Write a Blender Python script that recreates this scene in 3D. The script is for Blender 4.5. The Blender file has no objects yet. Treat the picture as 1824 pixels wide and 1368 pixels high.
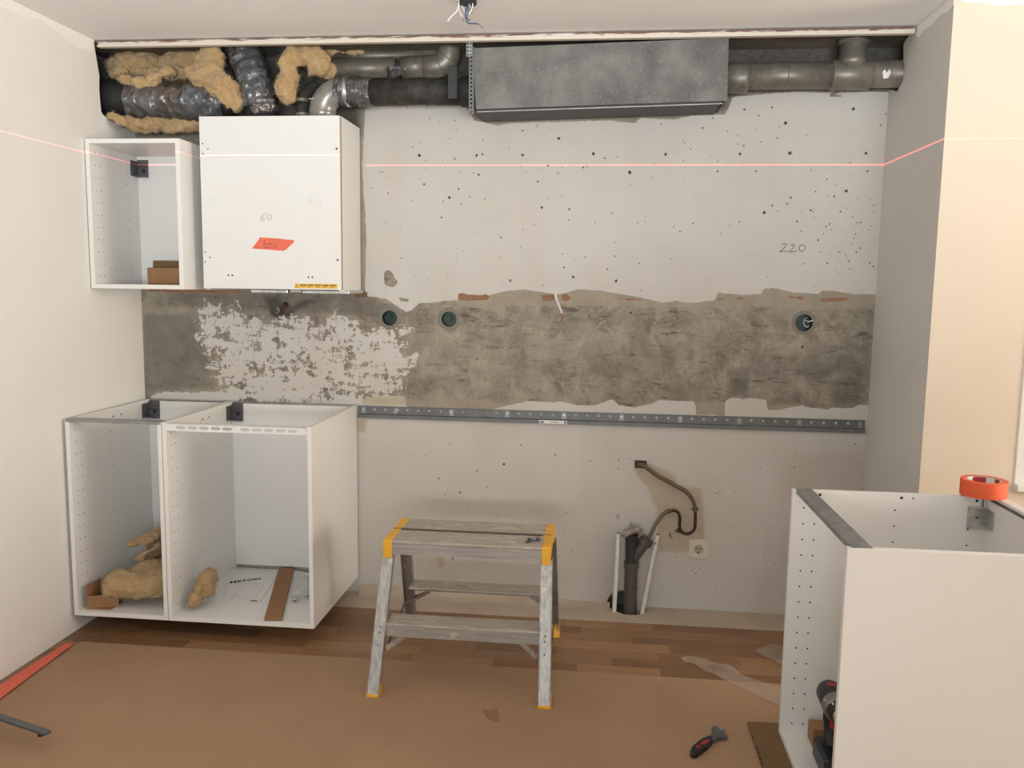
import bpy, bmesh, math, random
import numpy as np
from mathutils import Vector, Matrix, noise as mnoise
random.seed(7)
rng = np.random.default_rng(7)
SC = bpy.context.scene
COL = SC.collection

# ------------------------------------------------------------------ camera
CAM = np.array([2.0977, -3.6554, 1.4271]); YAW, PIT, ROL, FPX = 0.1047, 0.1183, 0.0136, 1491.11
FWD = np.array([-math.sin(YAW)*math.cos(PIT), math.cos(YAW)*math.cos(PIT), -math.sin(PIT)])
_R = np.array([math.cos(YAW), math.sin(YAW), 0.0]); _U = np.cross(_R, FWD)
RGT = _R*math.cos(ROL) + _U*math.sin(ROL); UPV = -_R*math.sin(ROL) + _U*math.cos(ROL)
cd = bpy.data.cameras.new('camera'); cam = bpy.data.objects.new('camera', cd); COL.objects.link(cam)
cam.matrix_world = Matrix(((RGT[0], UPV[0], -FWD[0], CAM[0]), (RGT[1], UPV[1], -FWD[1], CAM[1]), (RGT[2], UPV[2], -FWD[2], CAM[2]), (0, 0, 0, 1)))
cd.sensor_width = 36.0; cd.lens = 36.0*FPX/1824.0; cd.clip_start = 0.05; cd.clip_end = 60
SC.camera = cam

# ------------------------------------------------------------------ world, lights, exposure
w = bpy.data.worlds.new('world'); SC.world = w; w.use_nodes = True
w.node_tree.nodes['Background'].inputs[0].default_value = (0.93, 0.96, 1.0, 1)
w.node_tree.nodes['Background'].inputs[1].default_value = 0.3
SC.view_settings.view_transform = 'Standard'; SC.view_settings.look = 'None'
SC.view_settings.exposure = 0.09; SC.view_settings.gamma = 1.0; SC.view_settings.use_curve_mapping = False

def area(name, loc, rot, sx, sy, power, col):
    l = bpy.data.lights.new(name, 'AREA'); l.shape = 'RECTANGLE'; l.size = sx; l.size_y = sy; l.energy = power; l.color = col
    o = bpy.data.objects.new(name, l); COL.objects.link(o); o.location = loc; o.rotation_euler = rot
    return o
# daylight entering through the window openings in the wall right of and behind the camera
area('window_daylight_side', (7.16, -2.1, 1.5), (0, math.radians(90), 0), 1.4, 1.9, 145, (1.0, 0.88, 0.72))
# unseen lamp added low outside the rear window; its light rises over the sill
area('rear_window_fill', (2.9, -8.5, 0.78), (math.radians(90), 0, 0), 4.6, 1.5, 590, (0.94, 1.0, 1.015))
# the line laser that throws the red level line on the walls: a point source at level height whose beam is a thin horizontal fan
ZL = 1.9353
ll = bpy.data.lights.new('line_laser', 'POINT'); ll.energy = 1300.0; ll.color = (1.0, 0.10, 0.09); ll.shadow_soft_size = 0.0
lo = bpy.data.objects.new('line_laser', ll); COL.objects.link(lo); lo.location = (0.78, -3.3, ZL)
ll.use_nodes = True
_nt = ll.node_tree; _em = next(n for n in _nt.nodes if n.type == 'EMISSION')
_ge = _nt.nodes.new('ShaderNodeNewGeometry'); _sx = _nt.nodes.new('ShaderNodeSeparateXYZ'); _nt.links.new(_ge.outputs['Incoming'], _sx.inputs[0])
_ab = _nt.nodes.new('ShaderNodeMath'); _ab.operation = 'ABSOLUTE'; _nt.links.new(_sx.outputs[2], _ab.inputs[0])
_lt = _nt.nodes.new('ShaderNodeMath'); _lt.operation = 'LESS_THAN'; _nt.links.new(_ab.outputs[0], _lt.inputs[0]); _lt.inputs[1].default_value = 0.00075
_nt.links.new(_lt.outputs[0], _em.inputs['Strength'])

# ------------------------------------------------------------------ helpers
def ray(u, v): return FWD + RGT*(u-912)/FPX - UPV*(v-684)/FPX
def onx(u, v, x): d = ray(u, v); return Vector(CAM + d*(x-CAM[0])/d[0])
def ony(u, v, y): d = ray(u, v); return Vector(CAM + d*(y-CAM[1])/d[1])
def onz(u, v, z): d = ray(u, v); return Vector(CAM + d*(z-CAM[2])/d[2])
BASE = {}
def link(name, me, mat=None, parent=None, smooth=False):
    o = bpy.data.objects.new(name, me); COL.objects.link(o)
    if mat is not None:
        me.materials.clear(); me.materials.append(mat)
    if smooth:
        me.polygons.foreach_set('use_smooth', [True]*len(me.polygons))
    if parent is not None:
        o.parent = parent
        b = BASE.get(parent, Vector((0, 0, 0))); BASE[o] = b
        if b.length > 0: me.transform(Matrix.Translation(-b))
    return o
def obj(name, bm, mat=None, parent=None, smooth=False):
    bmesh.ops.recalc_face_normals(bm, faces=bm.faces[:])
    me = bpy.data.meshes.new(name); bm.to_mesh(me); bm.free()
    o = link(name, me, mat, parent)
    if smooth:
        me.polygons.foreach_set('use_smooth', [True]*len(me.polygons))
        if smooth != 'all':
            try: me.set_sharp_from_angle(angle=math.radians(40))
            except Exception: pass
    return o
def tag(o, label=None, cat=None, group=None, kind=None):
    if label: o['label'] = label
    if cat: o['category'] = cat
    if group: o['group'] = group
    if kind: o['kind'] = kind
    return o
def thing(name, label, cat, loc, group=None):
    o = bpy.data.objects.new(name, None); COL.objects.link(o); o.location = loc; o.empty_display_size = 0.05
    BASE[o] = Vector(loc); return tag(o, label, cat, group)
def struct(o, label=None): o['kind'] = 'structure'; o['label'] = label or o.name; return o
def box(bm, x0, x1, y0, y1, z0, z1, bev=0.0, mat=None):
    vs = [bm.verts.new((x, y, z)) for x in (x0, x1) for y in (y0, y1) for z in (z0, z1)]
    fs = [bm.faces.new([vs[i] for i in f]) for f in ((0, 1, 3, 2), (4, 6, 7, 5), (0, 4, 5, 1), (2, 3, 7, 6), (0, 2, 6, 4), (1, 5, 7, 3))]
    if mat is not None: bmesh.ops.transform(bm, matrix=mat, verts=vs)
    if bev > 0:
        es = list({e for f in fs for e in f.edges})
        bmesh.ops.bevel(bm, geom=es, offset=bev, segments=1, affect='EDGES', profile=0.5)
def Bx(*a, **k):
    bm = bmesh.new(); box(bm, *a, **k); return bm
def frame_between(a, b, roll=None):
    a = Vector(a); b = Vector(b); d = (b-a); L = d.length; z = d.normalized()
    ref = Vector(roll) if roll else (Vector((0, 0, 1)) if abs(z.z) < 0.9 else Vector((0, 1, 0)))
    x = ref.cross(z).normalized(); y = z.cross(x)
    m = Matrix(((x.x, y.x, z.x, a.x), (x.y, y.y, z.y, a.y), (x.z, y.z, z.z, a.z), (0, 0, 0, 1)))
    return m, L
def beam(bm, a, b, wx, wy, bev=0.0, roll=None):
    m, L = frame_between(a, b, roll); box(bm, -wx/2, wx/2, -wy/2, wy/2, 0, L, bev, m)
def tube(bm, pts, r, seg=16, cap=True, nz=0.0, nf=20.0, seed=0.0):
    pts = [Vector(p) for p in pts]; n = len(pts); rs = r if isinstance(r, (list, tuple)) else [r]*n
    rings = []; t = (pts[1]-pts[0]).normalized(); up = Vector((0, 0, 1)) if abs(t.z) < 0.9 else Vector((0, 1, 0))
    u = up.cross(t).normalized()
    for i in range(n):
        t = (pts[min(i+1, n-1)]-pts[max(i-1, 0)]).normalized()
        u = (u - t*u.dot(t)).normalized(); v = t.cross(u)
        ring = []
        for k in range(seg):
            a = 2*math.pi*k/seg; d = u*math.cos(a)+v*math.sin(a); p = pts[i]+d*rs[i]
            if nz: p = p + d*nz*mnoise.noise(p*nf+Vector((seed, seed, seed)))
            ring.append(bm.verts.new(p))
        rings.append(ring)
    for i in range(n-1):
        for k in range(seg):
            bm.faces.new((rings[i][k], rings[i][(k+1) % seg], rings[i+1][(k+1) % seg], rings[i+1][k]))
    if cap:
        bm.faces.new(rings[0][::-1]); bm.faces.new(rings[-1])
def Tb(*a, **k):
    bm = bmesh.new(); tube(bm, *a, **k); return bm
def crom(P, n=6):
    P = [Vector(p) for p in P]; out = []
    for i in range(len(P)-1):
        a = P[max(i-1, 0)]; b = P[i]; c = P[i+1]; d = P[min(i+2, len(P)-1)]
        for k in range(n):
            t = k/n
            out.append(0.5*((2*b)+(c-a)*t+(2*a-5*b+4*c-d)*t*t+(3*b-a-3*c+d)*t**3))
    out.append(P[-1]); return out
def prism(bm, poly, ax, d0, d1, bev=0.0):
    """poly of 2d points extruded along axis ax ('x','y','z') from d0 to d1"""
    def P(p, d): return {'x': (d, p[0], p[1]), 'y': (p[0], d, p[1]), 'z': (p[0], p[1], d)}[ax]
    a = [bm.verts.new(P(p, d0)) for p in poly]; b = [bm.verts.new(P(p, d1)) for p in poly]; n = len(poly)
    f1 = bm.faces.new(a); f2 = bm.faces.new(b[::-1])
    for i in range(n): bm.faces.new((a[i], b[i], b[(i+1) % n], a[(i+1) % n]))
    if bev: bmesh.ops.bevel(bm, geom=list(f1.edges)+list(f2.edges), offset=bev, segments=1, affect='EDGES')
    bm.normal_update()
    bmesh.ops.triangulate(bm, faces=[f for f in bm.faces if len(f.verts) > 4])
def Pr(*a, **k):
    bm = bmesh.new(); prism(bm, *a, **k); return bm
def disc(bm, c, r, axis, h=0.001, seg=12):
    c = Vector(c); a = Vector(axis); tube(bm, [c, c+a*h], r, seg)
def holed(bm, x0, x1, z0, z1, rfun, y0, y1, nseg=16, plane='xz', c=None):
    """plate cell with a hole through it; rfun(angle)->radius"""
    cx, cz = c if c else ((x0+x1)/2, (z0+z1)/2)
    an = [2*math.pi*k/nseg for k in range(nseg)] + [math.atan2(z-cz, x-cx) % (2*math.pi) for x in (x0, x1) for z in (z0, z1)]
    an = sorted(set(round(a, 6) for a in an))
    def P(x, y, z): return (x, y, z) if plane == 'xz' else (x, z, y)
    rings = []
    for y in (y0, y1):
        inn, out = [], []
        for a in an:
            c, s = math.cos(a), math.sin(a); r = rfun(a); inn.append(bm.verts.new(P(cx+c*r, y, cz+s*r)))
            tx = ((x1-cx) if c > 0 else (x0-cx))/c if abs(c) > 1e-9 else 1e9; tz = ((z1-cz) if s > 0 else (z0-cz))/s if abs(s) > 1e-9 else 1e9
            t = min(tx, tz); out.append(bm.verts.new(P(cx+c*t, y, cz+s*t)))
        rings.append((inn, out))
    n = len(an)
    for i in range(n):
        j = (i+1) % n
        for inn, out in rings: bm.faces.new((inn[i], inn[j], out[j], out[i]))
        bm.faces.new((rings[0][0][i], rings[0][0][j], rings[1][0][j], rings[1][0][i]))
        bm.faces.new((rings[0][1][i], rings[0][1][j], rings[1][1][j], rings[1][1][i]))
def stadium(hx, r):
    def f(a):
        c, s = abs(math.cos(a)), abs(math.sin(a))
        if s > 1e-9 and r/s*c <= hx: return r/s
        b = hx*c; return b+math.sqrt(max(b*b-(hx*hx-r*r), 0))
    return f
def ribbon(bm, pts, wd, nrm):
    pts = [Vector(p) for p in pts]; nrm = Vector(nrm); L = []; 
    for i, p in enumerate(pts):
        t = (pts[min(i+1, len(pts)-1)]-pts[max(i-1, 0)])
        if t.length < 1e-9: t = Vector((1, 0, 0))
        s = t.normalized().cross(nrm)*wd/2
        L.append((bm.verts.new(p+s), bm.verts.new(p-s)))
    for i in range(len(L)-1): bm.faces.new((L[i][0], L[i][1], L[i+1][1], L[i+1][0]))
def text_mesh(name, body, size, mat, M, parent, ext=0.0002):
    c = bpy.data.curves.new(name, 'FONT'); c.body = body; c.size = size; c.extrude = ext; c.align_x = 'CENTER'; c.offset = size*0.02
    o = bpy.data.objects.new(name, c); COL.objects.link(o)
    bpy.context.view_layer.update()
    me = bpy.data.meshes.new_from_object(o.evaluated_get(bpy.context.evaluated_depsgraph_get())); me.transform(M)
    bpy.data.objects.remove(o); me.name = name
    return link(name, me, mat, parent)

# ------------------------------------------------------------------ materials
class NT:
    def __init__(s, name):
        s.m = bpy.data.materials.new(name); s.m.use_nodes = True; s.t = s.m.node_tree; s.n = s.t.nodes
        s.b = s.n['Principled BSDF']
    def nd(s, t, **k):
        n = s.n.new(t)
        for a, b in k.items(): setattr(n, a, b)
        return n
    def put(s, sock, v):
        if hasattr(v, 'is_output') or isinstance(v, bpy.types.NodeSocket): s.t.links.new(v, sock)
        elif isinstance(v, (tuple, list)): sock.default_value = (*v, 1) if len(v) == 3 and sock.type == 'RGBA' else v
        else: sock.default_value = v
    def co(s, sc=(1, 1, 1), kind='Object'):
        tc = s.nd('ShaderNodeTexCoord'); mp = s.nd('ShaderNodeMapping'); s.t.links.new(tc.outputs[kind], mp.inputs[0]); mp.inputs['Scale'].default_value = sc
        return mp.outputs[0]
    def noise(s, scale, detail=4, rough=0.55, vec=None, dist=0.0):
        n = s.nd('ShaderNodeTexNoise'); n.inputs['Scale'].default_value = scale; n.inputs['Detail'].default_value = detail
        n.inputs['Roughness'].default_value = rough; n.inputs['Distortion'].default_value = dist
        s.t.links.new(vec if vec is not None else s.co(), n.inputs['Vector']); return n.outputs['Fac']
    def math(s, op, a, b=0.0, c=0.0, clamp=False):
        n = s.nd('ShaderNodeMath', operation=op, use_clamp=clamp); s.put(n.inputs[0], a); s.put(n.inputs[1], b); s.put(n.inputs[2], c); return n.outputs[0]
    def rng(s, v, a, b, c=0.0, d=1.0):
        n = s.nd('ShaderNodeMapRange'); s.put(n.inputs[0], v); s.put(n.inputs[1], a); s.put(n.inputs[2], b); s.put(n.inputs[3], c); s.put(n.inputs[4], d); return n.outputs[0]
    def mix(s, f, a, b):
        n = s.nd('ShaderNodeMix', data_type='RGBA'); s.put(n.inputs[0], f); s.put(n.inputs[6], a); s.put(n.inputs[7], b); return n.outputs[2]
    def attr(s, name): n = s.nd('ShaderNodeAttribute', attribute_name=name); return n.outputs['Fac']
    def bump(s, h, strength=0.3, dist=0.002):
        n = s.nd('ShaderNodeBump'); n.inputs['Strength'].default_value = strength; n.inputs['Distance'].default_value = dist; s.put(n.inputs['Height'], h)
        s.t.links.new(n.outputs[0], s.b.inputs['Normal'])
    def fin(s, col, rough=0.6, metal=0.0, **k):
        s.put(s.b.inputs['Base Color'], col); s.put(s.b.inputs['Roughness'], rough); s.put(s.b.inputs['Metallic'], metal)
        for a, b in k.items(): s.put(s.b.inputs[a.replace('_', ' ')], b)
        return s.m
def srgb(r, g, b):
    f = lambda c: (c/255/12.92 if c/255 <= 0.04045 else ((c/255+0.055)/1.055)**2.4)
    return (f(r), f(g), f(b))
def plain(name, c, rough=0.6, metal=0.0, var=0.06, scale=8, bump=0.0, bs=60, **k):
    n = NT(name); f = n.noise(scale, 4)
    col = n.mix(n.rng(f, 0.3, 0.7), tuple(x*(1-var) for x in c), tuple(min(x*(1+var), 1) for x in c))
    if bump: n.bump(n.noise(bs, 4), bump, 0.002)
    return n.fin(col, rough, metal, **k)

M = {}
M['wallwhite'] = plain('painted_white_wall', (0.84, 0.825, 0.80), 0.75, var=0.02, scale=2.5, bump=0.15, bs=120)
M['filler'] = plain('filler_white', (0.90, 0.89, 0.87), 0.85, var=0.02, scale=6, bump=0.2)
M['cream'] = plain('warm_tinted_wall', (0.69, 0.61, 0.51), 0.75, var=0.02, scale=2.5, bump=0.15, bs=120)  # warm light falling on the return wall is mixed into its base colour
M['ceil'] = plain('ceiling_paint', (0.92, 0.91, 0.90), 0.85, var=0.015, scale=2, bump=0.1, bs=90)
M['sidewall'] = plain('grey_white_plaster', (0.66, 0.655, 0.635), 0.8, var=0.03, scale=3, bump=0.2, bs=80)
M['melamine'] = plain('white_melamine', (0.80, 0.795, 0.775), 0.38, var=0.01, scale=3)
M['melamine_edge'] = plain('white_edge_band', (0.79, 0.795, 0.785), 0.4, var=0.01)
M['hole'] = plain('dark_hole', (0.018, 0.016, 0.014), 0.9, var=0.1)
M['steel'] = plain('galvanised_steel', (0.30, 0.31, 0.31), 0.42, 0.55, var=0.2, scale=30)
M['darksteel'] = plain('dark_steel', (0.10, 0.107, 0.112), 0.4, 0.15, var=0.15, scale=30)
M['zinc'] = plain('bright_zinc', (0.55, 0.56, 0.56), 0.3, 0.85, var=0.2, scale=60)
M['railgrey'] = plain('grey_rail_steel', (0.15, 0.157, 0.16), 0.45, 0.3, var=0.12, scale=20)
M['chrome'] = plain('bright_metal', (0.75, 0.76, 0.76), 0.18, 1.0, var=0.05)
M['kraft'] = plain('brown_cardboard', srgb(150, 112, 78), 0.85, var=0.07, scale=20, bump=0.1)
M['kraftdark'] = plain('dark_cardboard', srgb(118, 92, 62), 0.85, var=0.06, scale=12, bump=0.1)
M['orange'] = plain('orange_masking_tape', (0.86, 0.13, 0.045), 0.6, var=0.05, scale=25, bump=0.15, bs=200)
M['tapered'] = plain('coral_masking_tape', (0.80, 0.16, 0.10), 0.65, var=0.08, scale=25, bump=0.2, bs=90)
M['taperoll_in'] = plain('red_printed_core', (0.42, 0.04, 0.05), 0.5, var=0.1)
M['paper'] = plain('white_paper', (0.80, 0.79, 0.78), 0.7, var=0.02)
M['ink'] = plain('black_ink', (0.02, 0.02, 0.022), 0.7)
M['inkgrey'] = plain('grey_pencil', (0.33, 0.31, 0.29), 0.8)
M['ink220'] = plain('dark_pencil', (0.07, 0.065, 0.06), 0.8)
M['pencil_faint'] = plain('faint_pencil', (0.50, 0.47, 0.43), 0.8)
M['yellow'] = plain('yellow_plastic', (0.80, 0.42, 0.03), 0.45, var=0.08, scale=20)
M['sticker'] = plain('yellow_sticker', (0.82, 0.50, 0.08), 0.5, var=0.03)
M['blackplastic'] = plain('black_plastic', (0.013, 0.014, 0.016), 0.45, var=0.2)
M['navy'] = plain('navy_plastic', (0.012, 0.017, 0.026), 0.4, var=0.2)
M['red'] = plain('red_plastic', (0.36, 0.02, 0.03), 0.45, var=0.1)
M['blackfoam'] = plain('black_foam_sleeve', (0.008, 0.009, 0.011), 0.7, var=0.2, bump=0.3, bs=70)
M['green'] = plain('green_plastic_box', (0.003, 0.030, 0.022), 0.4, var=0.15)
M['whitepipe'] = plain('white_plastic_pipe', (0.72, 0.70, 0.66), 0.5, var=0.08, scale=30)
M['creamplastic'] = plain('cream_plastic', (0.66, 0.60, 0.50), 0.4, var=0.03)
M['blue'] = plain('blue_wire', (0.05, 0.09, 0.17), 0.5)
M['whitewire'] = plain('white_wire', (0.85, 0.83, 0.80), 0.5)
M['draingrey'] = plain('grey_drain_plastic', (0.085, 0.078, 0.066), 0.55, var=0.18, scale=25, bump=0.15)
M['rust'] = plain('rusty_brown', (0.08, 0.035, 0.024), 0.75, var=0.3, scale=40, bump=0.2)
M['recess'] = plain('blue_grey_recess_plaster', srgb(112, 116, 108), 0.9, var=0.1, bump=0.2)
M['rim'] = plain('rim_plaster', srgb(196, 189, 180), 0.85, var=0.03, bump=0.2)
M['charcoal'] = plain('charcoal_steel', (0.030, 0.031, 0.032), 0.5, 0.2, var=0.2, scale=20)
M['rag'] = plain('crumpled_grey_film', (0.30, 0.27, 0.23), 0.6, var=0.2, scale=30)

def mk_kraft_paper():
    n = NT('brown_floor_paper'); f = n.noise(2.2, 5, 0.6); g = n.noise(160, 2, 0.5)
    c = n.mix(n.rng(f, 0.3, 0.7), srgb(160, 128, 100), srgb(172, 140, 111)); c = n.mix(n.rng(g, 0.35, 0.75, 0, 0.25), c, srgb(142, 113, 88))
    n.bump(f, 0.25, 0.004); return n.fin(c, 0.8)
M['floorpaper'] = mk_kraft_paper()
def mk_wood(name, c1, c2, off):
    n = NT(name); v = n.co((2.2, 45, 1)); f = n.noise(3.0, 6, 0.65, v, 1.2); g = n.noise(9, 3, 0.6, n.co((1, 14, 1)))
    mp = n.n[-1]
    c = n.mix(n.rng(f, 0.25, 0.75), c1, c2); c = n.mix(n.rng(g, 0.55, 0.8, 0, 0.5), c, tuple(x*0.55 for x in c1))
    n.bump(f, 0.08, 0.001); return n.fin(c, 0.42)
M['oak'] = [mk_wood('oak_stave_a', srgb(128, 95, 66), srgb(156, 120, 86), 0), mk_wood('oak_stave_b', srgb(110, 81, 56), srgb(138, 104, 72), 1),
            mk_wood('oak_stave_c', srgb(140, 106, 74), srgb(166, 131, 96), 2), mk_wood('oak_stave_d', srgb(120, 86, 58), srgb(146, 108, 75), 3)]
def mk_strip():
    n = NT('grey_floor_strip'); f = n.noise(6, 6, 0.6); c = n.mix(n.rng(f, 0.3, 0.7), srgb(176, 160, 142), srgb(196, 182, 164)); n.bump(n.noise(30, 4), 0.2, 0.002); return n.fin(c, 0.8)
M['strip'] = mk_strip()
def mk_batten():
    n = NT('scraped_white_batten'); v = n.co((3, 1, 40)); f = n.noise(4, 6, 0.7, v); z = n.nd('ShaderNodeSeparateXYZ'); tc = n.nd('ShaderNodeTexCoord')
    n.t.links.new(tc.outputs['Generated'], z.inputs[0])
    h = n.math('ADD', f, n.rng(z.outputs[2], 0.4, 1.0, -0.12, 0.16)); x = n.rng(n.noise(1.6, 2), 0.35, 0.65, -0.1, 0.1); h = n.math('ADD', h, x)
    m_ = n.rng(h, 0.56, 0.60); c = n.mix(m_, srgb(214, 205, 192), srgb(120, 88, 72)); n.bump(h, 0.4, 0.003); return n.fin(c, 0.8)
M['batten'] = mk_batten()
def mk_wool():
    n = NT('glass_wool'); f = n.noise(14, 6, 0.7); g = n.noise(120, 4, 0.7, n.co((1, 1, 2.5)))
    c = n.mix(n.rng(f, 0.3, 0.7), srgb(186, 150, 100), srgb(218, 188, 138)); c = n.mix(n.rng(g, 0.35, 0.7, 0, 0.45), c, srgb(150, 114, 68))
    n.bump(n.math('ADD', f, n.math('MULTIPLY', g, 0.6)), 0.7, 0.012); return n.fin(c, 0.95, Sheen_Weight=0.3, Sheen_Roughness=0.6)
M['wool'] = mk_wool()
def mk_foil():
    n = NT('silver_duct_tape'); f = n.noise(22, 3, 0.6, n.co((1, 1, 1)), 0.6); g = n.noise(5, 3)
    v = n.nd('ShaderNodeTexVoronoi'); v.inputs['Scale'].default_value = 30; n.t.links.new(n.co((1, 1, 0.6)), v.inputs['Vector'])
    c = n.mix(n.rng(f, 0.35, 0.65), srgb(84, 88, 93), srgb(126, 128, 131)); c = n.mix(n.rng(g, 0.5, 0.68, 0, 0.7), c, srgb(110, 92, 82))
    n.bump(n.math('ADD', f, v.outputs['Distance']), 0.8, 0.014); return n.fin(c, 0.3, 0.55)
M['foil'] = mk_foil()
def mk_galv(name, c0, c1, dark_grey, sc=5, rough=0.42):
    n = NT(name); f = n.noise(sc, 5, 0.6); g = n.noise(70, 3, 0.7); h = n.noise(2.2, 3)
    c = n.mix(n.rng(f, 0.32, 0.68), c0, c1); c = n.mix(n.rng(h, 0.42, 0.62, 0, 0.75), c, dark_grey); c = n.mix(n.rng(g, 0.56, 0.72, 0, 0.4), c, c1)
    n.bump(g, 0.12, 0.002); return n.fin(c, rough, 0.35)
M['galv'] = mk_galv('dusty_galvanised_duct', srgb(98, 94, 86), srgb(164, 157, 144), srgb(46, 44, 41))
M['galvbox'] = mk_galv('sooty_housing_sheet', srgb(88, 87, 85), srgb(148, 146, 142), srgb(50, 49, 48), 2.6, 0.5)
M['darkpipe'] = mk_galv('blackened_pipe', srgb(40, 40, 38), srgb(86, 84, 78), srgb(28, 28, 27), 22, 0.7)
M['elbow'] = mk_galv('bright_duct_elbow', srgb(130, 128, 124), srgb(182, 178, 172), srgb(96, 94, 92), 6, 0.28)
def mk_alu(nm='worn_aluminium', sc=(14, 14, 0.8)):
    n = NT(nm); f = n.noise(6, 5, 0.6, n.co(sc)); g = n.noise(18, 5, 0.65)
    c = n.mix(n.rng(f, 0.3, 0.7), srgb(142, 141, 139), srgb(188, 185, 180)); c = n.mix(n.rng(g, 0.62, 0.66, 0, 0.8), c, srgb(206, 198, 184)); c = n.mix(n.rng(n.noise(9, 4), 0.6, 0.75, 0, 0.35), c, srgb(126, 112, 98))
    return n.fin(c, 0.42, 0.5)
M['alu'] = mk_alu(); M['alu_h'] = mk_alu('worn_aluminium_profile', (0.8, 14, 14))
def mk_tread():
    n = NT('paint_spattered_tread'); f = n.noise(10, 6, 0.7, n.co((1, 9, 1))); g = n.noise(13, 5, 0.65, n.co((1, 2, 1)))
    c = n.mix(n.rng(f, 0.3, 0.7), srgb(156, 148, 138), srgb(196, 187, 175)); c = n.mix(n.rng(g, 0.56, 0.64, 0, 0.75), c, srgb(206, 198, 186)); c = n.mix(n.rng(n.noise(70, 3, 0.6, n.co((0.3, 3, 1))), 0.55, 0.7, 0, 0.5), c, srgb(108, 95, 85))
    n.bump(f, 0.3, 0.002); return n.fin(c, 0.65, 0.1)
M['tread'] = mk_tread()
def mk_film(name, alpha, col):
    n = NT(name); f = n.noise(14, 3, 0.55, None, 0.5); n.bump(f, 0.35, 0.004)
    n.fin(col, 0.3); a = n.rng(f, 0.3, 0.7, alpha*0.6, min(alpha*1.5, 1)); n.put(n.b.inputs['Alpha'], a); return n.m
M['film'] = mk_film('clear_plastic_film', 0.22, (0.72, 0.66, 0.58))
M['bag'] = mk_film('clear_plastic_bag', 0.38, (0.85, 0.84, 0.82))
M['glass'] = (lambda n: n.fin((0.95, 0.97, 0.97), 0.02, Transmission_Weight=1.0, IOR=1.05))(NT('window_glass'))
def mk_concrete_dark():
    n = NT('dark_concrete'); f = n.noise(5, 6, 0.6); c = n.mix(n.rng(f, 0.3, 0.7), srgb(92, 86, 78), srgb(128, 120, 108)); n.bump(n.noise(40, 4), 0.3, 0.003); return n.fin(c, 0.9)
M['dark_grey'] = mk_concrete_dark()

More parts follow.
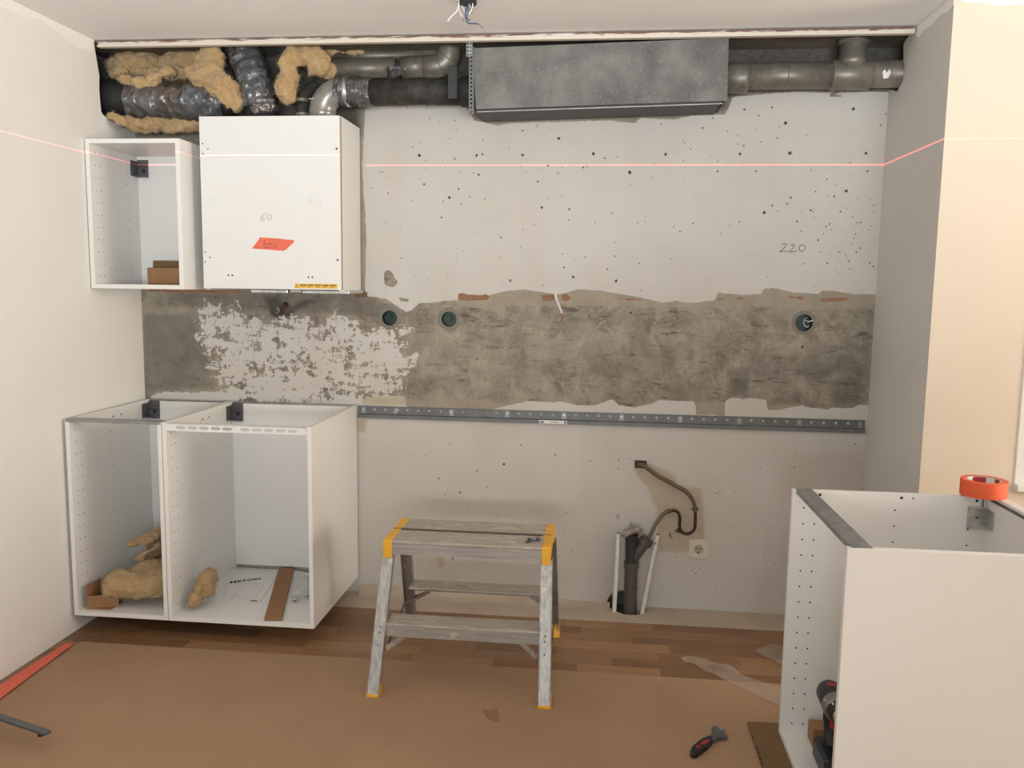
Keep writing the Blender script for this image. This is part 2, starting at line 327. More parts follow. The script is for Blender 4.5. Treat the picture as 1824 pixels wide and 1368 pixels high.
# back wall: bare concrete, remains of white paint, plaster, primer, stains and painted shade, laid out by distance fields stored on the mesh
def mk_backwall():
    n = NT('stripped_kitchen_wall')
    oc = n.co(); f1 = n.noise(9, 8, 0.68, oc, 0.4); f2 = n.noise(38, 5, 0.65, oc, 0.5); fs = n.noise(7, 6, 0.7, n.co((1, 1, 4.5)), 0.3); fv = n.noise(7, 5, 0.7, n.co((5, 1, 0.8)), 0.2)
    # concrete
    con = n.mix(n.rng(f1, 0.30, 0.70), srgb(112, 105, 95), srgb(172, 163, 148)); con = n.mix(n.rng(fs, 0.55, 0.64, 0, 0.85), con, srgb(88, 83, 76))
    con = n.mix(n.rng(n.noise(55, 6, 0.75, n.co((1, 1, 3.0)), 0.3), 0.54, 0.62, 0, 0.6), con, srgb(92, 87, 80)); con = n.mix(n.rng(n.noise(45, 5, 0.75, oc, 0.3), 0.58, 0.66, 0, 0.5), con, srgb(186, 177, 162))
    con = n.mix(n.rng(n.noise(5, 6, 0.7, n.co((1.6, 1, 1)), 1.2), 0.56, 0.60, 0, 0.45), con, srgb(178, 169, 154))
    con = n.mix(n.rng(n.noise(3.2, 4, 0.6, oc, 0.8), 0.50, 0.56, 0, 0.35), con, srgb(174, 165, 150)); con = n.mix(n.rng(f2, 0.60, 0.72, 0, 0.5), con, srgb(88, 84, 78))
    con = n.mix(n.rng(n.noise(2.1, 5, 0.65, n.co((1, 1, 1.6)), 0.8), 0.50, 0.60, 0, 0.30), con, srgb(104, 101, 95))
    con = n.mix(n.rng(n.noise(26, 5, 0.7, n.co((1, 1, 2.5)), 0.2), 0.62, 0.68, 0, 0.55), con, srgb(84, 80, 74))
    # smoother plaster
    mid = n.mix(n.rng(f1, 0.3, 0.7), srgb(150, 140, 125), srgb(168, 158, 142))
    nm = n.math('MULTIPLY_ADD', n.math('SUBTRACT', f2, 0.5), 0.02, n.attr('mid')); con = n.mix(n.rng(nm, -0.004, 0.004, 0, 0.9), con, mid)
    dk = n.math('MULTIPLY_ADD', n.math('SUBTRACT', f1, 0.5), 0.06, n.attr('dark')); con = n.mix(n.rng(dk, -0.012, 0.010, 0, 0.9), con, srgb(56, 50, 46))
    gy = n.math('MULTIPLY_ADD', n.math('SUBTRACT', f1, 0.5), 0.05, n.attr('damp_shade')); con = n.mix(n.rng(gy, -0.012, 0.012, 0, 0.5), con, srgb(94, 92, 86))
    so_ = n.math('MULTIPLY_ADD', n.math('SUBTRACT', f1, 0.5), 0.10, n.attr('dark_grey')); con = n.mix(n.rng(so_, -0.01, 0.04, 0, 0.9), con, n.mix(n.rng(f2, 0.35, 0.65), srgb(52, 49, 45), srgb(80, 76, 70)))
    # paint
    amp = n.attr('amp'); mixn = n.math('ADD', n.math('MULTIPLY', n.math('SUBTRACT', f1, 0.5), 1.1), n.math('MULTIPLY', n.math('SUBTRACT', f2, 0.5), 0.9))
    mixn = n.math('ADD', mixn, n.math('MULTIPLY', n.math('SUBTRACT', fs, 0.5), 0.8)); mixn = n.math('ADD', mixn, n.math('MULTIPLY', n.math('SUBTRACT', fv, 0.5), 0.5))
    pf = n.math('MULTIPLY_ADD', mixn, amp, n.attr('paint')); pm = n.rng(pf, -0.0012, 0.0012)
    big = n.noise(1.3, 3, 0.5, oc); pc = n.mix(n.rng(big, 0.35, 0.65), srgb(206, 203, 198), srgb(199, 194, 187)); pc = n.mix(n.rng(n.noise(4, 5, 0.6, oc), 0.45, 0.75, 0, 0.35), pc, srgb(190, 186, 179))
    pink = n.rng(n.noise(2.0, 2, 0.5, n.co((2, 1, 0.7))), 0.52, 0.7, 0, 0.22); pc = n.mix(pink, pc, srgb(190, 170, 158))
    bg = n.math('MULTIPLY_ADD', n.math('SUBTRACT', f1, 0.5), 0.035, n.attr('beige')); bc = n.mix(n.rng(f1, 0.3, 0.7), srgb(164, 147, 118), srgb(190, 176, 152)); pc = n.mix(n.rng(bg, -0.006, 0.008, 0, 0.75), pc, bc)
    col = n.mix(pm, con, pc)
    # red-brown primer
    rd = n.math('MULTIPLY_ADD', n.math('SUBTRACT', f2, 0.5), 0.02, n.attr('red')); rc = n.mix(n.rng(f2, 0.35, 0.65), srgb(132, 90, 68), srgb(158, 120, 94)); col = n.mix(n.rng(rd, -0.001, 0.001), col, rc)
    # relief from the paint layer and fine noise
    h = n.math('MULTIPLY_ADD', pm, 0.8, n.math('MULTIPLY', f2, 0.45)); n.bump(h, 0.6, 0.003)
    return n.fin(col, 0.85)
M['backwall'] = mk_backwall()

# ------------------------------------------------------------------ room shell
XR, CZ, RF = 3.2344, 2.40, -0.612
YB = -6.0; XE = 7.2
def seg_dist(X, Z, poly, closed=True):
    P = np.array(poly); D = np.full(X.shape, 1e9); inside = np.zeros(X.shape, bool); n = len(P)
    for i in range(n if closed else n-1):
        ax, az = P[i]; bx, bz = P[(i+1) % n]; dx, dz = bx-ax, bz-az; L = dx*dx+dz*dz+1e-12
        t = np.clip(((X-ax)*dx+(Z-az)*dz)/L, 0, 1); D = np.minimum(D, np.hypot(X-ax-t*dx, Z-az-t*dz))
        if closed and az != bz:
            c = (az > Z) != (bz > Z); inside ^= c & (X < (bx-ax)*(Z-az)/(bz-az)+ax)
    return np.where(inside, D, -D) if closed else D
def WP(pts): return [(p.x, p.z) for p in (ony(u, v, 0.0) for u, v in pts)]
GX, GZ = 345, 246
gx = np.linspace(-0.12, 3.36, GX+1); gz = np.linspace(-0.06, CZ, GZ+1); X, Z = np.meshgrid(gx, gz, indexing='ij')
up_edge = [(650, 192), (645, 300), (652, 420), (650, 528), (672, 530), (690, 534), (705, 544), (722, 556), (735, 552), (745, 541), (770, 539), (815, 535), (845, 534), (880, 523), (905, 518), (935, 516), (950, 519), (990, 524), (1010, 521), (1030, 516), (1070, 518), (1110, 525), (1140, 530), (1180, 540), (1205, 536), (1230, 540), (1275, 535), (1280, 520), (1290, 524), (1330, 525), (1357, 524), (1360, 514), (1385, 514), (1410, 521), (1460, 524), (1462, 518), (1490, 519), (1520, 524), (1600, 524), (1620, 165), (1480, 162), (1478, 172), (1500, 172), (1490, 165), (1420, 163), (1330, 170), (1305, 172), (1296, 196), (1290, 204), (1240, 203), (1200, 213), (1140, 210), (1131, 219), (1085, 214), (990, 217), (910, 219), (885, 223), (845, 214), (830, 188), (740, 187), (660, 190)]
low_edge = [(640, 708), (690, 704), (722, 706), (724, 724), (760, 728), (866, 737), (880, 728), (940, 714), (985, 717), (1000, 715), (1030, 722), (1060, 722), (1090, 711), (1105, 722), (1130, 726), (1165, 718), (1172, 713), (1235, 714), (1240, 722), (1240, 738), (1290, 740), (1292, 715), (1300, 708), (1315, 709), (1325, 712), (1330, 708), (1365, 712), (1368, 730), (1390, 730), (1428, 722), (1440, 725), (1475, 730), (1480, 727), (1520, 726), (1530, 721), (1600, 730), (1600, 1250), (200, 1250), (200, 735), (500, 722)]
sd_up = seg_dist(X, Z, WP(up_edge)); sd_lo = seg_dist(X, Z, WP(low_edge))
white_smear = seg_dist(X, Z, WP([(268, 703), (300, 698), (340, 700), (400, 697), (425, 700), (425, 716), (268, 714)]))
scr = seg_dist(X, Z, WP([(362, 552), (420, 545), (470, 575), (520, 568), (600, 560), (650, 575), (700, 572), (728, 582), (722, 610), (740, 640), (720, 668), (716, 700), (640, 720), (400, 726), (395, 680), (372, 640), (356, 600)]))
paint = np.maximum(np.maximum(sd_up, sd_lo), white_smear); amp = np.full(X.shape, 0.010); amp[white_smear > -0.02] = 0.03
scrv = np.minimum(scr*0.30, 0.016)-0.004
use = scrv > paint; amp = np.where(use & (scr > -0.08), 0.15, amp); paint = np.where(use & (scr > -0.08), np.where(scr > 0, scrv, scr*0.8), paint)
# zig-zag comb marks of old tile adhesive along the band's upper edge
chip = seg_dist(X, Z, WP([(684, 483), (693, 481), (700, 487), (703, 496), (709, 500), (706, 508), (697, 513), (686, 508), (683, 495)]))
paint = np.where(chip > -0.012, np.minimum(paint, -chip*0.9), paint)
for pl in ([(683, 537), (690, 540), (688, 544), (684, 543)], [(710, 530), (730, 533), (728, 538), (712, 536)]):
    c = seg_dist(X, Z, WP(pl)); paint = np.minimum(paint, np.where(c > -0.01, -c, 1))
mid = seg_dist(X, Z, WP([(880, 520), (935, 514), (1000, 520), (1070, 514), (1180, 535), (1280, 518), (1360, 512), (1560, 520), (1556, 549), (1460, 552), (1330, 546), (1200, 548), (1060, 545), (990, 545), (900, 545), (893, 560), (850, 548), (820, 545), (815, 536), (845, 535)]))
for pl in ([(724, 710), (760, 715), (870, 712), (900, 720), (880, 740), (724, 740)], [(1238, 716), (1292, 716), (1292, 745), (1238, 745)], [(1365, 722), (1430, 718), (1430, 734), (1365, 734)], [(640, 190), (655, 190), (655, 540), (640, 540)], [(830, 205), (1300, 190), (1300, 230), (830, 235)]):
    mid = np.maximum(mid, seg_dist(X, Z, WP(pl)))
red = np.full(X.shape, -1.0)
for pl in ([(816, 521), (830, 524), (856, 526), (866, 523), (874, 531), (866, 535), (816, 534)], [(964, 525), (985, 524), (990, 530), (984, 537), (967, 536)], [(1000, 525), (1010, 523), (1018, 530), (1010, 537), (1000, 535)], [(1277, 530), (1300, 532), (1328, 529), (1326, 533), (1300, 535), (1277, 535)], [(1404, 528), (1428, 528), (1445, 533), (1444, 535), (1420, 533), (1405, 531)], [(1461, 531), (1500, 530), (1516, 532), (1516, 535), (1480, 537), (1461, 536)], [(264, 515), (430, 517), (430, 523), (264, 520)], [(1080, 530), (1130, 531), (1150, 534), (1120, 535)]):
    red = np.maximum(red, seg_dist(X, Z, WP(pl)))
dark = seg_dist(X, Z, WP([(470, 528), (495, 530), (510, 546), (508, 555), (518, 548), (545, 535), (560, 537), (530, 552), (512, 566), (498, 570), (482, 562), (478, 548)]))  # shadowed inside of the torn hole, painted as a flat dark patch
damp_shade = np.full(X.shape, -1.0)
for pl in ([(1495, 630), (1522, 636), (1532, 660), (1534, 722), (1482, 724), (1478, 680), (1510, 668), (1476, 660), (1490, 648)], [(300, 520), (640, 525), (690, 545), (690, 572), (640, 560), (560, 556), (440, 552), (300, 545)], [(1296, 660), (1335, 656), (1332, 700), (1298, 706)], [(256, 560), (340, 560), (355, 600), (372, 640), (380, 690), (256, 695)]):  # grey areas: a wet patch, and shade painted under the wall cabinets
    damp_shade = np.maximum(damp_shade, seg_dist(X, Z, WP(pl)))
beige = seg_dist(X, Z, WP([(1129, 818), (1152, 822), (1203, 846), (1206, 866), (1249, 869), (1253, 912), (1257, 955), (1243, 984), (1172, 982), (1170, 906), (1152, 868), (1130, 842)]))
for pl in ([(644, 706), (724, 706), (725, 723), (644, 722)], [(636, 748), (653, 746), (652, 770), (637, 771)], [(778, 985), (789, 985), (792, 1005), (786, 1016), (780, 1006)], [(1159, 883), (1176, 882), (1178, 895), (1162, 897)]):
    beige = np.maximum(beige, seg_dist(X, Z, WP(pl)))
dark_grey = np.where(Z > 2.02, np.minimum(-sd_up*1.0, (Z-2.06)*1.0), -0.5)  # bare wall above the paint edge turned dark grey near the ceiling
boxes = [ony(694, 566.5, 0.0), ony(800, 568.5, 0.0), ony(1432, 575, 0.0)]
keep = np.ones((GX, GZ), bool); fx = (gx[:-1]+gx[1:])/2; fz = (gz[:-1]+gz[1:])/2; FXc, FZc = np.meshgrid(fx, fz, indexing='ij')
keep &= ~((np.hypot(FXc-2.225, (FZc+0.01)*0.9) < 0.078) & (FXc < 2.29) & (FZc > -0.05))
for b in boxes: keep &= np.hypot(FXc-b.x, FZc-b.z) > 0.040
idx = np.arange((GX+1)*(GZ+1)).reshape(GX+1, GZ+1)
q = np.stack([idx[:-1, :-1], idx[1:, :-1], idx[1:, 1:], idx[:-1, 1:]], -1)[keep]
me = bpy.data.meshes.new('wall_back'); V = np.stack([X, np.zeros_like(X), Z], -1).reshape(-1, 3)
me.from_pydata(V.tolist(), [], q.tolist())
for nm, arr in (('paint', paint), ('amp', amp), ('mid', mid), ('red', red), ('dark', dark), ('damp_shade', damp_shade), ('dark_grey', dark_grey), ('beige', beige)):
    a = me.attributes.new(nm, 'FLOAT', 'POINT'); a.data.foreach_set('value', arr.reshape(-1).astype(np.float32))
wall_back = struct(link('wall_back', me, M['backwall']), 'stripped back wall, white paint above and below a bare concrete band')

# pits and bug holes in the wall surface
pits = []
def addp(org, sc, L):
    for u, v, r in L: pits.append((org[0]+u/sc, org[1]+v/sc, r/sc))
addp((640, 180), 3.508, [(376, 340, 12), (733, 340, 9), (770, 332, 8), (1020, 338, 10), (1463, 330, 11), (1247, 233, 10), (747, 460, 8), (405, 520, 7), (1116, 502, 7), (1140, 665, 9), (1313, 676, 7), (514, 727, 7), (563, 603, 9), (620, 548, 7), (886, 853, 7), (943, 1122, 8), (1337, 1100, 9), (1605, 1124, 9), (1550, 1050, 6), (1280, 1040, 6), (1690, 445, 11), (1398, 415, 7), (1178, 404, 7), (1425, 407, 5), (597, 360, 6), (690, 597, 5), (335, 288, 5), (597, 123, 4), (1107, 157, 5), (1243, 450, 5), (181, 577, 5), (264, 982, 5), (1577, 700, 5), (1535, 357, 6), (1738, 763, 4), (1600, 883, 4), (1597, 969, 5), (1750, 1015, 5), (1308, 743, 5), (1092, 770, 4), (649, 940, 4), (638, 642, 5), (525, 627, 5), (785, 614, 4), (1040, 445, 4), (1412, 977, 5), (1270, 955, 4), (1757, 1185, 4), (1150, 1150, 4), (130, 442, 4), (147, 442, 4), (330, 622, 4), (75, 545, 4), (256, 803, 4), (1020, 185, 6), (606, 182, 4), (300, 37, 4), (424, 37, 4), (690, 78, 7)])
addp((1140, 180), 3.965, [(181, 377, 11), (706, 373, 11), (1058, 368, 13), (1595, 368, 11), (1508, 55, 12), (1028, 155, 12), (441, 190, 8), (737, 60, 9), (932, 46, 8), (512, 120, 6), (838, 103, 6), (360, 340, 5), (732, 317, 7), (692, 303, 5), (548, 496, 7), (820, 496, 7), (1208, 490, 5), (1607, 495, 8), (1320, 552, 6), (1240, 640, 6), (1372, 674, 8), (1456, 635, 12), (1065, 682, 7), (1040, 725, 8), (934, 738, 7), (878, 788, 12), (1206, 770, 8), (1417, 780, 7), (1110, 850, 7), (1336, 869, 6), (1314, 885, 6), (1555, 856, 6), (1533, 860, 5), (702, 852, 6), (372, 865, 6), (282, 922, 6), (238, 888, 5), (1258, 983, 7), (1555, 1038, 6), (1402, 1065, 6), (1451, 1083, 5), (1527, 1067, 6), (1323, 1145, 6), (1476, 1131, 6), (1480, 1185, 5), (1648, 1168, 6), (1622, 1145, 6), (1163, 1147, 5), (1523, 940, 5), (1141, 920, 5), (970, 778, 5), (1650, 735, 5), (1698, 170, 5), (1735, 90, 5), (970, 263, 6), (820, 202, 4), (853, 290, 5), (693, 242, 4), (618, 213, 5), (985, 180, 5), (313, 551, 4), (36, 854, 4), (150, 165, 5), (547, 427, 5), (1483, 437, 5)])
addp((640, 760), 3.8, [(980, 254, 10), (797, 299, 6), (535, 349, 7), (683, 445, 8), (581, 460, 5), (862, 408, 5), (1095, 124, 6), (1327, 193, 7), (1563, 232, 5), (615, 115, 5), (632, 890, 9), (445, 193, 4), (1402, 583, 5), (365, 190, 4), (935, 598, 4), (1753, 284, 5), (1755, 226, 5), (1392, 697, 4), (1487, 775, 4), (1445, 842, 5), (1348, 880, 4), (1675, 930, 4), (795, 942, 4)])
addp((1160, 740), 3.6, [(421, 497, 5), (532, 494, 4), (917, 332, 5), (700, 333, 4), (1307, 184, 5), (346, 294, 4), (409, 412, 4), (286, 1012, 5), (162, 904, 4), (726, 887, 4), (787, 955, 4), (634, 576, 4), (533, 716, 4), (262, 990, 4)])
addp((1120, 480), 3.965, [(14, 305, 9), (558, 341, 6), (772, 318, 5), (1225, 548, 11), (275, 470, 5), (213, 519, 6), (1387, 790, 7), (1034, 873, 6), (686, 633, 4), (1118, 400, 4), (1157, 408, 4), (320, 300, 4)])
addp((700, 480), 4.145, [(867, 80, 9), (1330, 55, 10), (1648, 82, 10), (1756, 320, 11), (1382, 350, 6), (1180, 705, 5), (620, 660, 9)])
bm = bmesh.new()
def pit(c, r, el=1.0):
    k = 8; a0 = random.random()*6; vs = []
    for i in range(k):
        a = 2*math.pi*i/k; rr = r*(0.75+0.4*random.random()); vs.append(bm.verts.new((c.x+rr*math.cos(a+a0)*el, -0.0008, c.z+rr*math.sin(a+a0))))
    ctr = bm.verts.new((c.x, -0.0003, c.z))
    for i in range(k): bm.faces.new((vs[i], vs[(i+1) % k], ctr))
for u, v, r in pits: pit(ony(u, v, 0), r/405.0*1.0)
def inzone(u, v):
    if any((u-b[0])**2+(v-b[1])**2 < 24**2 for b in ((694, 566), (800, 568), (1432, 575))): return False
    return not (720 < v < 775)
for k in range(420):
    zone = random.random()
    if zone < 0.55: u, v = random.uniform(655, 1575), random.uniform(200, 515)
    elif zone < 0.68: u, v = random.gauss(1500, 50), random.gauss(400, 50)
    elif zone < 0.88: u, v = random.uniform(660, 1520), random.uniform(775, 1060)
    else: u, v = random.uniform(900, 1540), random.uniform(550, 710)
    if inzone(u, v) and u < 1575 and v > 190: pit(ony(u, v, 0), random.choice([0.0012, 0.0014, 0.0016, 0.002, 0.0026]))
for k in range(130):
    u, v = random.gauss(1180, 120), random.gauss(1040, 28)
    if v < 1072 and u < 1400: pit(ony(u, v, 0), random.choice([0.0012, 0.0016, 0.0022]))
M['pit'] = plain('pit_shadow_grey', (0.15, 0.138, 0.124), 0.95, var=0.25, scale=40)
o = obj('surface_pit', bm, M['pit'], wall_back); o['kind'] = 'stuff'
bm = bmesh.new()
for u, v, r in pits:
    if r > 2.55: c_ = ony(u, v, 0); disc(bm, (c_.x, -0.0009, c_.z), r/405.0*0.45, (0, -1, 0), 0.0004, 8)
o = obj('drill_hole', bm, M['hole'], wall_back); o['kind'] = 'stuff'

def marks(name, strokes, y, wd, mat, parent, label=None, eps=0.0006):
    bm = bmesh.new()
    for s in strokes: ribbon(bm, crom([ony(u, v, y-eps) for u, v in s], 4), wd, (0, -1, 0))
    me = bpy.data.meshes.new(name); bm.to_mesh(me); bm.free()
    o = link(name, me, mat, parent)
    if label: o['label'] = label
    return o
def ell(cx, cy, rx, ry, n=14, a0=0, a1=360):
    return [(cx+rx*math.cos(math.radians(a0+(a1-a0)*i/n)), cy+ry*math.sin(math.radians(a0+(a1-a0)*i/n))) for i in range(n+1)]
def zs(org, sc, L): return [[(org[0]+u/sc, org[1]+v/sc) for u, v in s] for s in L]
marks('handwriting', zs((1290, 400), 6.217, [[(642, 220), (660, 212), (684, 216), (680, 240), (650, 275), (612, 302), (650, 297), (708, 298)], [(735, 228), (755, 220), (776, 226), (772, 246), (745, 278), (722, 302), (760, 300), (806, 298)], [(788, 278), (793, 282)], [(842, 232), (828, 262), (838, 288), (862, 294), (888, 278), (896, 250), (880, 228), (855, 226), (838, 240)]]), 0, 0.0026, M['ink220'], wall_back, 'handwritten number 220')
marks('faint_pencil_note', zs((1290, 400), 6.217, [[(163, 312), (220, 308)], [(180, 312), (172, 372)], [(232, 330), (226, 358), (246, 352), (244, 326)], [(262, 330), (258, 352)], [(300, 318), (284, 330), (306, 338), (286, 346)], [(1195, 228), (1215, 232), (1200, 268)], [(1232, 236), (1240, 258), (1262, 250), (1256, 228), (1236, 234)], [(270, 408), (262, 440)], [(300, 410), (318, 412), (298, 440), (322, 438)], [(400, 385), (392, 412)], [(430, 380), (450, 385), (440, 412)]]), 0, 0.0022, M['pencil_faint'], wall_back, 'faint pencil scribbles')
marks('handwriting', zs((1040, 780), 4.025, [[(231, 545), (245, 582), (252, 540)], [(254, 580), (257, 582)]]), 0, 0.0024, M['ink220'], wall_back, 'handwritten letter V')
marks('handwriting', zs((1040, 780), 4.025, [[(614, 680), (616, 718)], [(632, 684), (617, 702), (636, 722)]]), 0, 0.0026, M['ink'], wall_back, 'handwritten letter K')
marks('faint_pencil_note', zs((1040, 780), 4.025, [[(555, 365), (565, 360), (568, 378), (556, 376), (560, 400)], ell(640, 385, 48, 48, 14, 20, 170), [(820, 380), (836, 372), (838, 408), (822, 398)], [(610, 480), (630, 470), (626, 492), (640, 488)], [(660, 478), (676, 470), (668, 495)]]), 0, 0.0016, M['pencil_faint'], wall_back, 'faint pencil marks around the pipe')

# left wall with the broken-out duct opening
lw = [(YB, 0), (0, 0), (0, 2.078), (-.06, 2.083), (-.112, 2.087), (-.18, 2.096), (-.235, 2.108), (-.252, 2.118), (-.257, 2.16), (-.260, 2.207), (-.255, 2.265), (-.270, 2.33), (-.279, 2.364), (-.281, CZ), (YB, CZ)]
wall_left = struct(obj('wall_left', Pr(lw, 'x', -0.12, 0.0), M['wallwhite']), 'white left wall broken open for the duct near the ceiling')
def filler(name, pts, parent, plane, off, t=0.0012):
    bm = bmesh.new(); prism(bm, pts, plane, off, off+t); return obj(name, bm, M['filler'], parent)
fl = [(-0.29, 2.398)]+[(-0.29-0.11*i, 2.365-0.018*math.sin(i*1.7)-0.012*math.sin(i*0.6+1)) for i in range(0, 20)]+[(-2.4, 2.398)]
filler('filler_strip', fl, wall_left, 'x', 0.0, 0.0012)
# right wall stub and its return
rw = [(RF, 0), (0, 0), (0, 2.232), (-.062, 2.216), (-.097, 2.202), (-.115, 2.207), (-.139, 2.243), (-.152, 2.303), (-.140, 2.372), (-.167, 2.382), (-.21, 2.39), (-.25, CZ), (RF, CZ)]
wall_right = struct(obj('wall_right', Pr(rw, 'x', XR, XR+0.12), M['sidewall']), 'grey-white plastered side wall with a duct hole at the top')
fr = [(-0.255, 2.398), (-0.262, 2.372), (-0.30, 2.352), (-0.36, 2.362), (-0.42, 2.358), (-0.50, 2.37), (-0.56, 2.362), (RF, 2.37), (RF, 2.398)]
bm = bmesh.new(); prism(bm, fr, 'x', XR-0.0012, XR); obj('filler_strip', bm, M['filler'], wall_right)
WX = 3.549
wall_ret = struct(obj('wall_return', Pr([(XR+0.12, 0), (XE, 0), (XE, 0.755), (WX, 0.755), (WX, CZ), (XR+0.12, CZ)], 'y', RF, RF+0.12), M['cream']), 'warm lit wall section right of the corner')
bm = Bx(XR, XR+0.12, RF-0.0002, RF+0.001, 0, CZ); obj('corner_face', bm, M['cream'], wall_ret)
ft = [(XR+0.004, 2.399), (XR+0.004, 2.385), (3.28, 2.375), (3.33, 2.372), (3.37, 2.362), (3.42, 2.364), (3.50, 2.366), (WX, 2.368), (WX, 2.399)]
bm = bmesh.new(); prism(bm, ft, 'y', RF-0.0016, RF-0.0003); obj('filler_strip', bm, M['filler'], wall_ret)
win = struct(obj('window_1', Bx(WX, WX+0.05, RF-0.004, RF+0.10, 0.755, CZ, bev=0.003), M['melamine_edge']), 'white window beside the right wall section')
obj('window_sill', Bx(WX, XE, RF-0.03, RF+0.12, 0.735, 0.760, bev=0.003), M['melamine_edge'], win)
obj('pane', Bx(WX+0.05, XE, RF+0.05, RF+0.056, 0.76, CZ), M['glass'], win)
# end wall with a window opening right of the camera, rear wall with a window opening
def opening_wall(name, ax, d0, d1, a0, a1, o0, o1, z0, z1, label):
    bm = bmesh.new()
    for (p0, p1, q0, q1) in ((a0, o0, 0, CZ), (o1, a1, 0, CZ), (o0, o1, 0, z0), (o0, o1, z1, CZ)):
        if ax == 'x': box(bm, d0, d1, p0, p1, q0, q1)
        else: box(bm, p0, p1, d0, d1, q0, q1)
    return struct(obj(name, bm, M['wallwhite']), label)
opening_wall('wall_side', 'x', XE, XE+0.12, YB, RF+0.12, -3.07, -1.13, 0.78, 2.22, 'white wall with window opening right of the view')
opening_wall('wall_rear', 'y', YB-0.12, YB, -0.12, XE+0.12, 1.0, 4.2, 0.86, 2.28, 'white wall with window opening behind the view')
struct(obj('light_blocker_slab', Bx(2.3, 4.6, -4.5, -4.4, 0, 1.25), M['wallwhite']), 'unseen slab added behind the view to block low light')  # added out of view to keep rear light off the right cabinet
ceiling = struct(obj('ceiling', Bx(-0.4, XE+0.12, YB-0.12, 0.12, CZ, CZ+0.12), M['ceil']), 'white ceiling')
bm = bmesh.new(); box(bm, -0.40, -0.34, -0.6, 0.02, 1.8, CZ); box(bm, -0.34, -0.12, -0.6, -0.5, 1.8, CZ); box(bm, -0.34, -0.12, -0.6, 0.02, 1.8, 1.9); box(bm, -0.34, -0.118, -0.002, 0.05, 1.8, CZ)
struct(obj('wall_shaft', bm, M['dark_grey']), 'dark shaft behind the opening in the left wall')
bm = bmesh.new(); box(bm, 3.60, 3.66, RF+0.13, 0.05, 2.0, CZ); box(bm, 3.355, 3.6, RF+0.13, RF+0.15, 2.0, CZ); box(bm, 3.355, 3.6, RF+0.13, 0.02, 2.0, 2.05); box(bm, 3.355, 3.6, -0.002, 0.05, 2.0, CZ)
struct(obj('wall_shaft', bm, M['dark_grey']), 'dark space behind the duct hole in the right wall')
struct(obj('ceiling_recess', Bx(-0.118, XR+0.11, -0.256, -0.001, CZ-0.003, CZ+0.001), M['dark_grey']), 'dark grey bare ceiling strip above the ducts')
trim1 = struct(obj('trim_1', Bx(0.012, 3.226, -0.283, -0.258, 2.372, 2.3935), M['batten']), 'scraped white batten under the ceiling')
bm = bmesh.new(); disc(bm, (0.014, -0.285, 2.385), 0.006, (0, -1, 0), 0.002, 8); obj('end_knot', bm, M['rust'], trim1)

# floor: oak staves at the wall, bare strip against it, slab below
floor = struct(obj('floor', Bx(-0.12, XE+0.12, YB-0.12, -0.19, -0.12, -0.013), M['dark_grey']), 'oak parquet floor')
stave_w = 0.0705; y = -0.19; row = 0; n_st = 0
while y > -1.42:
    x = -random.uniform(0, 0.35)
    while x < (3.4 if row < 7 else 0.55):
        L = random.uniform(0.30, 0.52); x0, x1 = max(x, 0.0), min(x+L, XR if y > RF else XE)
        if x1-x0 > 0.02 and not (row >= 7 and x0 > 0.45) and x0 < 3.3:
            bm = Bx(x0+0.0003, x1-0.0003, y-stave_w+0.0003, y-0.0003, -0.013, 0.0, bev=0.0006)
            obj('plank', bm, M['oak'][random.choice([0, 0, 1, 2, 3])], floor); n_st += 1
        x += L
    y -= stave_w; row += 1
obj('underlay', Bx(0.55, XE, YB, -0.19-7*stave_w, -0.013, -0.0005), M['oak'][0], floor)
hx = [(2.335, 0.0), (2.333, -0.03), (2.322, -0.075), (2.300, -0.096), (2.262, -0.104), (2.228, -0.100), (2.198, -0.070), (2.172, -0.04), (2.158, -0.015), (2.152, 0.0)]
fs = struct(obj('floor_strip', Pr([(0, -0.19), (XR, -0.19), (XR, 0)]+hx+[(0, 0)], 'z', -0.03, 0.0), M['strip']), 'bare grey strip of floor along the back wall')
bm = bmesh.new()
prof = lambda h: [(-0.0008, h), (-0.006, h*0.85), (-0.016, h*0.4), (-0.035, h*0.12), (-0.07, 0.0004)]
prev = None
for i in range(40):
    x = 1.02+(2.17-1.02)*i/39; h = 0.026*(1-((i/39))**1.4)+0.012+0.004*math.sin(i*0.5); r = [bm.verts.new((x, a, b)) for a, b in prof(h)]
    if prev:
        for k in range(4): bm.faces.new((prev[k], r[k], r[k+1], prev[k+1]))
    prev = r
obj('upturned_edge', bm, M['strip'], fs, smooth='all')
bm = bmesh.new(); box(bm, 2.10, 2.42, -0.19, 0.10, -0.30, -0.28); box(bm, 2.10, 2.12, -0.19, 0.1, -0.3, -0.03); box(bm, 2.40, 2.42, -0.19, 0.1, -0.3, -0.03); box(bm, 2.1, 2.42, -0.2, -0.185, -0.3, -0.03); box(bm, 2.1, 2.42, 0.085, 0.10, -0.3, -0.03)
obj('pipe_pit', bm, M['dark_grey'], fs)
bm = bmesh.new(); box(bm, 2.12, 2.32, 0.09, 0.10, -0.28, 0.12); box(bm, 2.12, 2.13, 0.004, 0.1, -0.28, 0.12); box(bm, 2.31, 2.32, 0.004, 0.1, -0.28, 0.12); box(bm, 2.12, 2.32, 0.004, 0.1, 0.11, 0.12); obj('wall_recess', bm, M['recess'], wall_back)
bm = bmesh.new(); pr = None
for k in range(19):
    a = math.radians(60+120*k/18); v = [bm.verts.new((2.225+r*math.cos(a), y_, -0.01+r*math.sin(a)/0.9)) for r, y_ in ((0.070, 0.012), (0.0705, -0.0006), (0.087, -0.0012), (0.0875, 0.0))]
    if pr:
        for j in range(3): bm.faces.new((pr[j], v[j], v[j+1], pr[j+1]))
    pr = v
obj('recess_rim', bm, M['rim'], wall_back, smooth='all')

